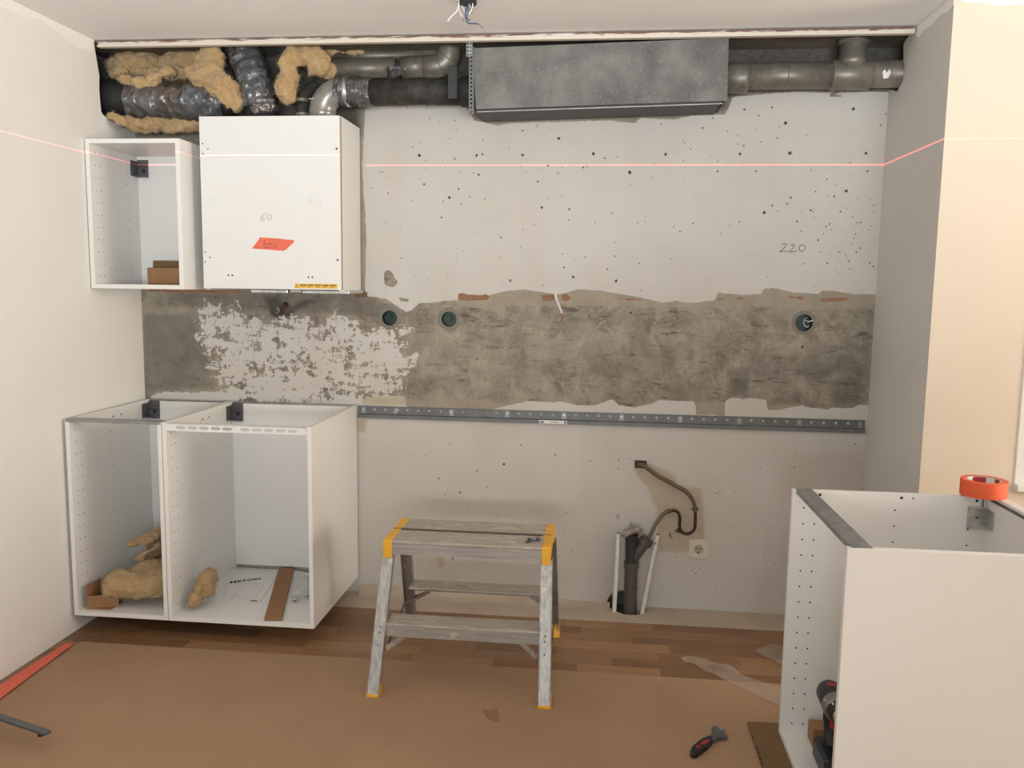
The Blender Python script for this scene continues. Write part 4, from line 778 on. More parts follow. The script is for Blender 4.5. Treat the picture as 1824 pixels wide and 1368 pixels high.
for (ut, vt, ub, vb, yy, lab) in ((1101.5, 950, 1094, 1088, -0.05, 'white conduit pipe standing left of the drain pipe'), (1171.5, 953, 1143.5, 1093, -0.05, 'leaning white conduit pipe right of the drain pipe')):
    a, b = ony(ut, vt, yy), ony(ub, vb, -0.075); b = a+(b-a)*1.6
    t = thing('conduit_pipe', lab, 'pipe', tuple(b), 'white conduits beside the drain'); obj('pipe', Tb([a, b], [0.0098, 0.0098], 16), M['whitepipe'], t, smooth=True)
    d_ = (a-b).normalized(); bm = bmesh.new(); disc(bm, a, 0.0075, d_, 0.0006, 14); obj('open_end', bm, M['hole'], t)
    if ut > 1150:
        bm = bmesh.new(); c = ony(1168.5, 967, yy); box(bm, c.x-0.006, c.x+0.004, yy-0.012, yy-0.009, c.z-0.006, c.z+0.004); obj('saw_nick', bm, M['hole'], t)

# ------------------------------------------------------------------ ventilation ducts in the ceiling recess
def wool(name, label, lobes, mat='wool', vox=0.006, strength=0.03, group='loose pieces of yellow glass wool', seed=0):
    bm = bmesh.new()
    cmin = min(l[0][2]-l[1][2] for l in lobes); cx = sum(l[0][0] for l in lobes)/len(lobes); cy = sum(l[0][1] for l in lobes)/len(lobes)
    for c, r, *rot in lobes:
        m = Matrix.Translation(c)
        if rot: m = m @ Matrix.Rotation(math.radians(rot[0]), 4, 'Y')
        if len(rot) > 1: m = m @ Matrix.Rotation(math.radians(rot[1]), 4, 'Z')
        bmesh.ops.create_icosphere(bm, subdivisions=3, radius=1.0, matrix=m @ Matrix.Diagonal((*r, 1)))
    for v in bm.verts:
        d = mnoise.noise_vector(v.co*9+Vector((seed, 0, 0)))*0.5+mnoise.noise_vector(v.co*24+Vector((0, seed, 0)))*0.35
        v.co += d*strength
    o = obj(name, bm, M[mat], None, smooth='all'); o.data.transform(Matrix.Translation((-cx, -cy, -cmin))); o.location = (cx, cy, cmin)
    rm = o.modifiers.new('remesh', 'REMESH'); rm.mode = 'VOXEL'; rm.voxel_size = vox; rm.use_smooth_shade = True
    tx = bpy.data.textures.new(name+'_relief', 'CLOUDS'); tx.noise_scale = 0.03; tx.noise_depth = 4
    dm = o.modifiers.new('relief', 'DISPLACE'); dm.texture = tx; dm.strength = 0.030; dm.texture_coords = 'GLOBAL'
    t2 = bpy.data.textures.new(name+'_fluff', 'CLOUDS'); t2.noise_scale = 0.009; t2.noise_depth = 3
    d2 = o.modifiers.new('fluff', 'DISPLACE'); d2.texture = t2; d2.strength = 0.010; d2.texture_coords = 'GLOBAL'
    tag(o, label, 'insulation', group); WADS.append((o, seed)); return o
WADS = []
def fuzz(o, seed, per_m2=16000):
    bpy.context.view_layer.update()
    me = bpy.data.meshes.new_from_object(o.evaluated_get(bpy.context.evaluated_depsgraph_get()))
    me.calc_loop_triangles(); nt = len(me.loop_triangles)
    co = np.empty(len(me.vertices)*3, np.float32); me.vertices.foreach_get('co', co); co = co.reshape(-1, 3)
    tv = np.empty(nt*3, np.int32); me.loop_triangles.foreach_get('vertices', tv); tv = tv.reshape(-1, 3)
    a, b, c = co[tv[:, 0]], co[tv[:, 1]], co[tv[:, 2]]; nn = np.cross(b-a, c-a); ar = np.linalg.norm(nn, axis=1)/2; nn /= (2*ar[:, None]+1e-12)
    g = np.random.default_rng(seed+3); n = int(min(ar.sum()*per_m2, 4200)); pick = g.choice(nt, n, p=ar/ar.sum()); w_ = g.dirichlet((1, 1, 1), n)
    P = a[pick]*w_[:, :1]+b[pick]*w_[:, 1:2]+c[pick]*w_[:, 2:]; N = nn[pick]
    t1 = g.normal(size=(n, 3)); t1 -= N*(t1*N).sum(1)[:, None]; t1 /= np.linalg.norm(t1, axis=1)[:, None]; t2 = np.cross(N, t1)
    L = g.uniform(0.006, 0.020, n)[:, None]; lift = g.uniform(0.10, 0.55, n)[:, None]; cur = g.normal(0, 0.35, (n, 1)); wd = g.uniform(0.0003, 0.0007, n)[:, None]
    V = []
    for k in range(4):
        s_ = k/3; q_ = P+(t1*s_+t2*cur*s_*s_)*L+N*(L*lift*math.sin(s_*2.2)+0.0004); side = t2*wd*(1-0.7*s_); V += [q_-side, q_+side]
    V = np.stack(V, 1).reshape(-1, 3); base = np.arange(n)[:, None]*8
    F = np.concatenate([base+np.array([[2*k, 2*k+1, 2*k+3, 2*k+2]]) for k in range(3)], 0)
    bpy.data.meshes.remove(me); m2 = bpy.data.meshes.new('loose_fibres'); m2.from_pydata(V.tolist(), [], F.tolist())
    f = bpy.data.objects.new('loose_fibres', m2); COL.objects.link(f); m2.materials.append(M['wool']); f.parent = o; f['kind'] = 'stuff'
yd = -0.15
def D(u, v, y=yd): return ony(u, v, y)
fd = thing('wrapped_duct', 'tape-wrapped horizontal duct coming out of the left wall', 'duct', (0.0, yd, 2.18), 'round ventilation ducts')
obj('black_sleeve', Tb([(-0.28, -0.14, 2.20), (0.02, -0.145, 2.195), (0.115, -0.15, 2.188)], [0.082, 0.078, 0.064], 28, nz=0.004, nf=25), M['blackfoam'], fd, smooth='all')
pp_ = crom([(0.075, -0.15, 2.190), (0.25, -0.152, 2.185), (0.40, -0.15, 2.180), (0.495, -0.145, 2.174)], 10)
obj('tape_wrap', Tb(pp_, [0.078+0.004*math.sin(i*2.1) for i in range(len(pp_))], 40, nz=0.012, nf=26), M['foil'], fd, smooth='all')
obj('dark_end', Tb([(0.485, -0.145, 2.175), (0.53, -0.14, 2.168)], [0.064, 0.060], 24), M['blackfoam'], fd, smooth='all')
vd = thing('wrapped_duct', 'tape-wrapped duct dropping from the ceiling behind the closed cabinet', 'duct', (0.66, -0.16, 2.1), 'round ventilation ducts')
pv = crom([(0.565, -0.13, 2.42), (0.595, -0.155, 2.35), (0.635, -0.175, 2.26), (0.660, -0.18, 2.16), (0.662, -0.18, 2.145)], 10)
obj('tape_wrap', Tb(pv, [0.071+0.003*math.sin(i*1.7) for i in range(len(pv))], 40, nz=0.010, nf=28, seed=4), M['foil'], vd, smooth='all')
obj('black_sleeve', Tb([(0.66, -0.175, 2.165), (0.664, -0.172, 2.092)], [0.066, 0.070], 28), M['blackfoam'], vd, smooth='all')
obj('rear_sleeve', Tb([(0.52, -0.06, 2.40), (0.56, -0.07, 2.30), (0.60, -0.08, 2.2)], 0.055, 20), M['blackfoam'], vd, smooth='all')
sd = thing('small_duct', 'narrow dark bent pipe beside the bright elbow', 'duct', (0.84, -0.17, 2.1), 'round ventilation ducts')
ps_ = crom([(0.905, -0.065, 2.285), (0.872, -0.085, 2.258), (0.846, -0.135, 2.215), (0.838, -0.17, 2.15), (0.838, -0.17, 2.092)], 8)
obj('tube', Tb(ps_, 0.0255, 20), M['darkpipe'], sd, smooth='all')
for z_ in (2.175, 2.118): obj('ring', Tb([(0.838, -0.17, z_-0.006), (0.838, -0.17, z_+0.006)], 0.0285, 20), M['galv'], sd, smooth=True)
el = thing('duct_elbow', 'bright metal elbow duct rising from the closed cabinet', 'duct', (0.923, -0.17, 2.09), 'round ventilation ducts')
R_ = 0.085; ex, ez = 0.923, 2.125
arc = [(ex, -0.17, 2.091), (ex, -0.17, ez)]+[(ex+R_*(1-math.cos(t)), -0.17, ez+R_*math.sin(t)) for t in [math.radians(a) for a in range(9, 91, 9)]]+[(ex+R_+0.03, -0.17, ez+R_)]
obj('elbow', Tb(arc, 0.055, 32), M['elbow'], el, smooth='all')
obj('bead', Tb([(ex, -0.17, ez-0.004), (ex, -0.17, ez+0.004)], 0.058, 32), M['elbow'], el, smooth=True)
t_ = math.radians(48)
obj('rivet_plate', Bx(0.885, 0.908, -0.224, -0.220, 2.168, 2.174, bev=0.001), M['zinc'], el)
tw = [(0.985, -0.17, 2.209), (1.01, -0.17, 2.209), (1.03, -0.17, 2.209), (1.05, -0.17, 2.208), (1.07, -0.17, 2.208), (1.095, -0.17, 2.207), (1.115, -0.17, 2.206), (1.132, -0.17, 2.206)]
obj('tape_wrap', Tb(crom(tw, 4), [0.058+0.002*math.sin(i*1.9) for i in range(29)], 36, nz=0.006, nf=40), M['foil'], el, smooth='all')
obj('tape_band', Tb([(1.022, -0.17, 2.209), (1.040, -0.17, 2.209)], 0.0615, 36), M['zinc'], el, smooth='all')
dp = thing('dark_duct', 'blackened straight duct between the elbow and the housing', 'duct', (1.13, -0.17, 2.155), 'round ventilation ducts')
obj('pipe', Tb([(1.12, -0.17, 2.206), (1.53, -0.17, 2.204)], 0.050, 32), M['darkpipe'], dp, smooth='all')
obj('end_collar', Tb([(1.505, -0.17, 2.204), (1.509, -0.17, 2.204), (1.56, -0.17, 2.204), (1.57, -0.17, 2.204)], [0.052, 0.060, 0.062, 0.055], 32), M['blackfoam'], dp, smooth='all')
bm = bmesh.new(); m_ = Matrix.Rotation(math.radians(-4), 4, 'X'); box(bm, 1.462, 1.500, -0.2265, -0.2225, 2.165, 2.292, bev=0.001); obj('strap', bm, M['charcoal'], dp)
ud = thing('upper_duct', 'grey duct under the ceiling bending up left of the housing', 'duct', (1.2, -0.09, 2.28), 'round ventilation ducts')
obj('straight_pipe', Tb([(0.93, -0.09, 2.320), (1.215, -0.09, 2.321)], 0.040, 28), M['galv'], ud, smooth='all')
obj('torn_wrap', Tb([(1.19, -0.09, 2.316), (1.215, -0.09, 2.312), (1.24, -0.09, 2.316), (1.265, -0.09, 2.318)], [0.039, 0.030, 0.034, 0.041], 28, nz=0.02, nf=40), M['foil'], ud, smooth='all')
obj('sleeve_pipe', Tb([(1.245, -0.09, 2.322), (1.345, -0.09, 2.324)], 0.0435, 28), M['galv'], ud, smooth='all')
e2 = [(1.338, -0.09, 2.324)]+[(1.382+0.060*math.sin(t), -0.09, 2.324+0.060*(1-math.cos(t))) for t in [math.radians(a) for a in range(0, 91, 9)]]+[(1.442, -0.09, 2.45)]
obj('elbow', Tb(e2, 0.0465, 28), M['galv'], ud, smooth='all')
for q_ in (3, 7): obj('seam', Tb([Vector(e2[q_]).lerp(Vector(e2[q_+1]), 0.2), Vector(e2[q_]).lerp(Vector(e2[q_+1]), 0.8)], 0.0490, 28), M['galv'], ud, smooth='all')
tag(obj('ceiling_duct', Tb([(0.72, -0.04, 2.385), (1.40, -0.04, 2.385)], 0.030, 24), M['galv'], None, smooth='all'), 'dim horizontal duct tight under the ceiling behind the batten', 'duct', 'round ventilation ducts')
# housing
hs = thing('duct_housing', 'large sooty sheet metal duct housing under the ceiling', 'duct housing', (2.06, -0.14, 2.10))
A_ = [Vector((1.566, -0.252, 2.352)), Vector((2.556, -0.252, 2.375)), Vector((2.560, -0.252, 2.142)), Vector((1.581, -0.252, 2.118))]
bm = bmesh.new(); fr_ = [bm.verts.new(v) for v in A_]; bk = [bm.verts.new(v+Vector((0, 0.004, 0))) for v in A_]
bm.faces.new(fr_); bm.faces.new(bk[::-1])
for i in range(4): bm.faces.new((fr_[i], fr_[(i+1) % 4], bk[(i+1) % 4], bk[i]))
obj('front_sheet', bm, M['galvbox'], hs)
bm = bmesh.new(); lo_ = [(1.581, -0.252, 2.116), (2.540, -0.252, 2.140), (2.540, -0.02, 2.140), (1.581, -0.02, 2.116)]
f_ = [bm.verts.new(v) for v in lo_]; g_ = [bm.verts.new((v[0], v[1], v[2]-0.004)) for v in lo_]; bm.faces.new(f_); bm.faces.new(g_[::-1])
for i in range(4): bm.faces.new((f_[i], f_[(i+1) % 4], g_[(i+1) % 4], g_[i]))
obj('underside', bm, M['charcoal'], hs)  # darker colour here carries the shade under the housing
bm = bmesh.new(); prism(bm, [(-0.250, 2.118), (-0.250, 2.352), (-0.02, 2.352), (-0.02, 2.118)], 'x', 1.572, 1.576); prism(bm, [(-0.250, 2.142), (-0.250, 2.375), (-0.02, 2.375), (-0.02, 2.142)], 'x', 2.548, 2.552); obj('end_plate', bm, M['charcoal'], hs)
bm = bmesh.new(); beam(bm, (1.585, -0.250, 2.108), (2.542, -0.250, 2.132), 0.004, 0.004); obj('bottom_edge_trim', bm, M['steel'], hs)
bm = bmesh.new(); zt = 2.10
while zt < 2.352: holed(bm, 1.552+0.0005*(2.352-zt), 1.572, zt, zt+0.016, lambda a: 0.0042, -0.256, -0.2545, 10); zt += 0.016
obj('perforated_strap', bm, M['railgrey'], hs)
bm = bmesh.new()
for k in range(4):
    for j in range(2): holed(bm, 1.542+0.012*j, 1.554+0.012*j, 2.318+0.014*k, 2.332+0.014*k, lambda a: 0.0036, -0.262, -0.2605, 8)
obj('perforated_angle', bm, M['steel'], hs)
# right-hand duct with tee
rd = thing('tee_duct', 'dusty galvanised duct with tee branch right of the housing', 'duct', (2.9, -0.12, 2.2), 'round ventilation ducts')
zr_ = 2.263
obj('end_sleeve', Tb([(2.545, -0.12, 2.256), (2.640, -0.12, 2.258), (2.655, -0.12, 2.258)], [0.062, 0.060, 0.057], 32, nz=0.004, nf=25), M['galv'], rd, smooth='all')
obj('run', Tb([(2.63, -0.12, zr_), (3.00, -0.12, zr_)], 0.0515, 32), M['galv'], rd, smooth='all')
for xx in (2.685, 2.80): obj('seam', Tb([(xx, -0.12, zr_), (xx+0.004, -0.12, zr_)], 0.0530, 32), M['galv'], rd, smooth='all')
obj('tee_sleeve', Tb([(2.972, -0.12, zr_), (2.976, -0.12, zr_), (3.118, -0.12, zr_), (3.122, -0.12, zr_)], [0.053, 0.057, 0.057, 0.053], 32, nz=0.003, nf=30), M['galv'], rd, smooth='all')
obj('run_end', Tb([(3.10, -0.12, zr_+0.002), (3.42, -0.12, zr_+0.004)], 0.0515, 32), M['galv'], rd, smooth='all')
obj('branch', Tb([(3.052, -0.12, zr_+0.03), (3.052, -0.12, 2.325), (3.052, -0.12, 2.33), (3.052, -0.12, 2.45)], [0.056, 0.054, 0.050, 0.050], 28, nz=0.002, nf=30), M['galv'], rd, smooth='all')
obj('ceiling_sleeve', Tb([(3.052, -0.12, 2.378), (3.052, -0.12, 2.398)], [0.056, 0.064], 24, nz=0.010, nf=40), M['galv'], rd, smooth='all')
bm = bmesh.new(); prism(bm, [(3.154, 2.262), (3.162, 2.272), (3.168, 2.258), (3.180, 2.272), (3.184, 2.256), (3.176, 2.238), (3.158, 2.236)], 'y', -0.1725, -0.1705); obj('torn_foil_scrap', bm, M['paper'], rd)

# glass wool
def Wl(u, v, y): return tuple(ony(u, v, y))
wool('insulation_wad', 'brownish glass wool slab above the horizontal wrapped duct', [(Wl(240, 118, -0.08), (0.13, 0.08, 0.060)), (Wl(330, 112, -0.07), (0.12, 0.06, 0.055)), (Wl(290, 135, -0.12), (0.13, 0.05, 0.030)), (Wl(215, 128, -0.14), (0.05, 0.05, 0.040))], seed=1)
wool('insulation_wad', 'yellow wool roll lying along the top of the wrapped duct', [(Wl(225, 143, -0.205), (0.045, 0.030, 0.018), 4), (Wl(252, 146, -0.212), (0.05, 0.03, 0.022), -4), (Wl(276, 142, -0.21), (0.035, 0.03, 0.026), -25), (Wl(298, 130, -0.19), (0.030, 0.035, 0.030))], seed=2, strength=0.022)
wool('insulation_wad', 'tall yellow wool wad between the two wrapped ducts', [(Wl(372, 108, -0.19), (0.060, 0.045, 0.065)), (Wl(366, 132, -0.215), (0.075, 0.045, 0.055)), (Wl(392, 150, -0.225), (0.065, 0.045, 0.050), 30), (Wl(412, 167, -0.225), (0.045, 0.04, 0.055), 10), (Wl(422, 185, -0.22), (0.028, 0.03, 0.032)), (Wl(350, 135, -0.215), (0.055, 0.03, 0.030), 35)], seed=3, strength=0.04)
wool('insulation_wad', 'curled yellow wool wad between the dropping duct and the elbow', [(Wl(540, 100, -0.17), (0.085, 0.045, 0.040)), (Wl(512, 118, -0.19), (0.032, 0.04, 0.060)), (Wl(510, 160, -0.19), (0.036, 0.04, 0.062), -8), (Wl(518, 140, -0.19), (0.030, 0.035, 0.050)), (Wl(566, 114, -0.17), (0.050, 0.04, 0.055), 25), (Wl(582, 124, -0.13), (0.040, 0.035, 0.035))], seed=4, strength=0.03)
wool('insulation_wad', 'flat wool strip hanging under the horizontal wrapped duct', [(Wl(208, 211, -0.20), (0.055, 0.03, 0.020), 25), (Wl(240, 222, -0.16), (0.070, 0.035, 0.026), 12), (Wl(275, 218, -0.14), (0.06, 0.04, 0.034)), (Wl(315, 222, -0.12), (0.085, 0.04, 0.036)), (Wl(348, 220, -0.12), (0.05, 0.04, 0.030))], seed=5, strength=0.026)
wool('insulation_wad', 'dim wool scrap behind the straight upper duct', [(Wl(590, 92, -0.07), (0.05, 0.03, 0.02)), (Wl(630, 93, -0.06), (0.05, 0.03, 0.015))], seed=6, strength=0.02)
# wool lying in the base cabinets
zin = 0.0784+PT
wool('insulation_wad', 'big heap of yellow glass wool in the narrow base cabinet', [((0.155, -0.49, zin+0.080), (0.080, 0.09, 0.052)), ((0.235, -0.49, zin+0.076), (0.09, 0.09, 0.056)), ((0.305, -0.49, zin+0.080), (0.062, 0.09, 0.058)), ((0.205, -0.41, zin+0.105), (0.07, 0.06, 0.045), -20), ((0.285, -0.36, zin+0.10), (0.068, 0.07, 0.050))], seed=7, strength=0.028, vox=0.008)
wool('insulation_wad', 'folded wool slab on top of the heap in the narrow cabinet', [(Wl(272, 956, -0.34), (0.050, 0.09, 0.018), -12), (Wl(246, 964, -0.36), (0.045, 0.05, 0.010), -8), (Wl(264, 984, -0.38), (0.062, 0.06, 0.016), -35), (Wl(280, 975, -0.30), (0.030, 0.07, 0.050))], seed=8, strength=0.02, vox=0.006)
wool('insulation_wad', 'small upright yellow wool tuft in the wide base cabinet', [((0.504, -0.47, zin+0.082), (0.042, 0.05, 0.066), 18), ((0.514, -0.45, zin+0.104), (0.036, 0.045, 0.040)), ((0.482, -0.530, zin+0.050), (0.024, 0.04, 0.036), 20)], seed=9, strength=0.03, vox=0.007)

# ------------------------------------------------------------------ things in the cabinets
bm = bmesh.new(); zf = zin+0.0006
box(bm, 0.058, 0.062, -0.595, -0.50, zf, zf+0.098); m_ = Matrix.Translation((0.062, -0.595, 0)) @ Matrix.Rotation(math.radians(22), 4, 'Z'); box(bm, 0, 0.115, 0, 0.004, zf, zf+0.055, 0.0, m_); box(bm, 0.062, 0.155, -0.590, -0.50, zf, zf+0.004)
tag(obj('cardboard_corner', bm, M['kraft']), 'torn cardboard corner protector beside the wool heap', 'cardboard')
# leaflet
def cabpt(u, v, z): return onz(u, v, z)
zl = zin+0.001
lf = [cabpt(u, v, zl) for u, v in ((394, 1040), (492, 1028), (462, 1074), (375, 1074))]
lf = [Vector((0.560, -0.375, 0)), Vector((0.800, -0.350, 0)), Vector((0.765, -0.545, 0)), Vector((0.535, -0.548, 0))] if lf[0].y < -0.7 else lf
print('leaflet', [tuple(round(c, 3) for c in p) for p in lf])
leaf = tag(obj('assembly_leaflet', Pr([(p.x, p.y) for p in lf], 'z', zl, zl+0.0012), M['paper']), 'white assembly leaflet titled METOD in the wide cabinet', 'leaflet')
e1 = (lf[1]-lf[0]); e1.z = 0; L1 = e1.length; e1.normalize(); e2_ = Vector((-e1.y, e1.x, 0)); org = lf[0].lerp(lf[1], 0.46)
Mtx = Matrix(((e1.x, e2_.x, 0, 0), (e1.y, e2_.y, 0, 0), (0, 0, 1, 0), (0, 0, 0, 1)))
tt = cabpt(438, 1036, zl)
Mt = Matrix.Translation((tt.x, tt.y, zl+0.0014)) @ Mtx @ Matrix.Diagonal((1.1, 1.0, 1, 1))
text_mesh('leaflet_title', 'METOD', 0.036, M['ink'], Mt, leaf)
bm = bmesh.new()
def lp(u, v): return Vector((*cabpt(u, v, zl+0.0015)[:2], zl+0.0015))
for s_ in ([(404, 1039), (470, 1041), (455, 1064), (398, 1066), (404, 1039)], [(430, 1042), (412, 1067)], [(416, 1058), (428, 1059)], [(404, 1037), (470, 1039)]):
    ribbon(bm, [lp(*p) for p in s_], 0.0016, (0, 0, 1))
me_ = bpy.data.meshes.new('line_drawing'); bm.to_mesh(me_); bm.free(); link('line_drawing', me_, M['inkgrey'], leaf)
bm = bmesh.new(); ribbon(bm, [lp(446, 1070), lp(458, 1070)], 0.010, (0, 0, 1)); me_ = bpy.data.meshes.new('corner_print'); bm.to_mesh(me_); bm.free(); link('corner_print', me_, M['ink'], leaf)
# long cardboard strip leaning
zs_ = zin+0.003; q4 = [cabpt(u, v, zs_) for u, v in ((497, 1015), (523, 1016), (502, 1105), (471, 1105))]
bm = bmesh.new(); prism(bm, [(p.x, p.y) for p in q4], 'z', zs_, zs_+0.010, bev=0.0006)
tag(obj('cardboard_strip', bm, M['kraft']), 'long brown cardboard strip across the wide base cabinet floor', 'cardboard')
# bag of fittings
bg = thing('fittings_bag', 'clear plastic bag with grey fittings in the wide base cabinet', 'bag', (0.95, -0.42, zin))
qb = [cabpt(u, v, zin) for u, v in ((522, 1024), (550, 1026), (550, 1076), (514, 1076))]
bm = bmesh.new(); nb = 14; gr = [[None]*(nb+1) for _ in range(nb+1)]
for i in range(nb+1):
    for j in range(nb+1):
        s_, t2 = i/nb, j/nb; p = qb[0].lerp(qb[1], s_).lerp(qb[3].lerp(qb[2], s_), t2); hgt = 0.002+0.022*(math.sin(math.pi*s_)*math.sin(math.pi*min(t2*0.9+0.1, 1)))**0.6*(0.6+0.4*t2)+0.006*mnoise.noise(Vector((i*0.9, j*0.9, 3)))
        gr[i][j] = bm.verts.new((p.x, p.y, zin+max(hgt, 0.001)))
for i in range(nb):
    for j in range(nb): bm.faces.new((gr[i][j], gr[i+1][j], gr[i+1][j+1], gr[i][j+1]))
obj('film', bm, M['bag'], bg, smooth='all')
for k in range(16):
    s_, t2 = random.uniform(0.1, 0.9), random.uniform(0.72, 0.95); p = qb[0].lerp(qb[1], s_).lerp(qb[3].lerp(qb[2], s_), t2); a = random.random()*6
    bm = bmesh.new(); tube(bm, [(p.x, p.y, zin+0.005), (p.x+0.018*math.cos(a), p.y+0.018*math.sin(a), zin+0.006+0.006*random.random())], random.uniform(0.0025, 0.0045), 8); obj('fitting', bm, M['darksteel'] if k % 3 else M['zinc'], bg, smooth=True)
# box in the wall cabinet
zw = 1.3885+PT; a, b = ony(262, 490, -0.20), ony(330, 490, -0.20)
bxr = min(b.x, xw+0.4-PT-0.002)
tag(obj('cardboard_box', Bx(a.x, bxr, -0.20, -0.10, zw+0.0006, zw+0.072, bev=0.003), M['kraft']), 'small brown cardboard box in the open wall cabinet', 'box')
a = ony(271, 465, -0.08); bm = bmesh.new(); m_ = Matrix.Translation((a.x, -0.085, zw+0.0008)) @ Matrix.Rotation(math.radians(-6), 4, 'X'); box(bm, 0, bxr-a.x-0.004, 0, 0.028, 0, 0.105, 0.002, m_)
tag(obj('paper_packet', bm, M['kraftdark']), 'dark brown packet behind the box in the wall cabinet', 'packet')

# cordless drill standing in the peninsula cabinet
zp = zc0+PT
dl = thing('cordless_drill', 'black and red cordless drill standing in the right cabinet', 'drill', (2.825, -1.27, zp))
ax0 = Vector((2.806, -1.165, zp+0.200)); axd = (Vector((2.808, -1.36, zp+0.184))-ax0).normalized()
def ap(t): return ax0+axd*t
obj('motor_housing', Tb([ap(0), ap(0.006), ap(0.02), ap(0.075), ap(0.09)], [0.022, 0.032, 0.038, 0.039, 0.037], 28), M['navy'], dl, smooth=True)
obj('gearbox', Tb([ap(0.082), ap(0.085), ap(0.112), ap(0.118)], [0.037, 0.0405, 0.0395, 0.034], 28), plain('grey_gearbox', (0.22, 0.21, 0.19), 0.4, 0.4), dl, smooth=True)
obj('torque_ring', Tb([ap(0.116), ap(0.118), ap(0.142), ap(0.146)], [0.030, 0.0335, 0.031, 0.026], 28), M['blackplastic'], dl, smooth=True)
ck = obj('chuck', Tb([ap(0.142), ap(0.144), ap(0.165), ap(0.182), ap(0.188)], [0.022, 0.0255, 0.024, 0.017, 0.008], 24), M['chrome'], dl, smooth=True)
obj('drill_bit', Tb([ap(0.185), ap(0.21), ap(0.212), ap(0.235)], [0.0055, 0.0055, 0.0035, 0.003], 8), M['zinc'], ck, smooth=True)
for a in (35, 80, 125): 
    q_ = Vector((math.cos(math.radians(a)), 0, math.sin(math.radians(a)))); bm = bmesh.new(); beam(bm, ap(0.121)+q_*0.0318, ap(0.134)+q_*0.0318, 0.008, 0.003); obj('grip_rib', bm, M['creamplastic'], dl)
bm = bmesh.new(); c_ = ap(0.045)
pr = None
for k in range(7):
    a = math.radians(62+k*8); v = [bm.verts.new(ap(t)+Vector((math.cos(a), 0, math.sin(a)))*0.0396) for t in (0.035, 0.056)]
    if pr: bm.faces.new((pr[0], v[0], v[1], pr[1]))
    pr = v
obj('red_badge', bm, M['red'], dl)
bm = bmesh.new(); c_ = ap(0.098)+Vector((-0.032, 0, 0.018)); disc(bm, c_, 0.006, axd, 0.012, 10); obj('housing_screw', bm, M['zinc'], dl)
bm = bmesh.new(); tube(bm, crom([ap(0.055)+Vector((0, 0, -0.02)), (2.806, -1.225, zp+0.12), (2.806, -1.235, zp+0.085), (2.806, -1.245, zp+0.062)], 6), [0.024]*6+[0.021]*6+[0.024]*7, 18); obj('handle', bm, M['blackplastic'], dl, smooth=True)
bm = bmesh.new(); box(bm, 2.795, 2.818, -1.262, -1.244, zp+0.118, zp+0.150, bev=0.004); obj('trigger', bm, M['red'], dl)
bt = obj('battery', Bx(2.763, 2.850, -1.335, -1.195, zp+0.0006, zp+0.066, bev=0.009), M['navy'], dl)
obj('battery_label', Bx(2.782, 2.828, -1.3358, -1.334, zp+0.008, zp+0.026), M['red'], bt)
obj('charge_display', Bx(2.786, 2.814, -1.328, -1.322, zp+0.0655, zp+0.0665), M['steel'], bt)
tag(obj('cardboard_box', Bx(2.775, 2.86, -1.150, -1.09, zp+0.0006, zp+0.060, bev=0.002), M['kraft']), 'brown carton behind the drill in the right cabinet', 'box')

# ------------------------------------------------------------------ step stool
ys = -0.660
ss = thing('step_stool', 'paint-spattered aluminium step stool with yellow end caps', 'step stool', (1.642, ys, 0))
xl, xr_ = 1.341, 1.943; top = 0.510
for s_ in (-1, 1):
    y0, y1 = (ys-0.145, ys-0.008) if s_ < 0 else (ys+0.008, ys+0.145)
    bm = bmesh.new(); box(bm, xl+0.028, xr_-0.028, y0, y1, top-0.010, top, bev=0.0015); tr_ = obj('tread', bm, M['tread'], ss)
    yy = y0 if s_ < 0 else y1
    obj('skirt', Bx(xl+0.028, xr_-0.028, min(yy, yy-0.003*s_), max(yy, yy-0.003*s_), top-0.050, top-0.0102), M['alu_h'], tr_)
    for k in range(6):
        yk = y0+0.018+k*(y1-y0-0.036)/5; obj('tread_groove', Bx(xl+0.03, xr_-0.03, yk-0.0012, yk+0.0012, top-0.0002, top+0.0008), M['tread'], tr_)
    for xx in (xl, xr_-0.032):
        bm = bmesh.new(); prism(bm, [(y0-0.003 if s_ < 0 else y1+0.003, top-0.062), (y0-0.003 if s_ < 0 else y1+0.003, top-0.004), (y0+0.004 if s_ < 0 else y1-0.004, top+0.0025), (y1 if s_ < 0 else y0, top+0.0025), (y1 if s_ < 0 else y0, top-0.030), (y0+0.035 if s_ < 0 else y1-0.035, top-0.045), (y0+0.032 if s_ < 0 else y1-0.032, top-0.062)], 'x', xx, xx+0.032, bev=0.002)
        obj('end_cap', bm, M['yellow'], ss)
obj('hinge_rod', Tb([(xl+0.004, ys, top+0.001), (xr_-0.010, ys, top+0.001)], 0.0035, 8), M['draingrey'], ss, smooth=True)
for xx in (xl+0.020, xr_-0.024): obj('hinge_knuckle', Tb([(xx-0.012, ys, top-0.008), (xx+0.012, ys, top-0.008)], 0.011, 14), M['yellow'], ss, smooth=True)
def leg_y(z, s_): return ys+s_*(0.137+(0.312-0.137)*(1-(z/0.46)))
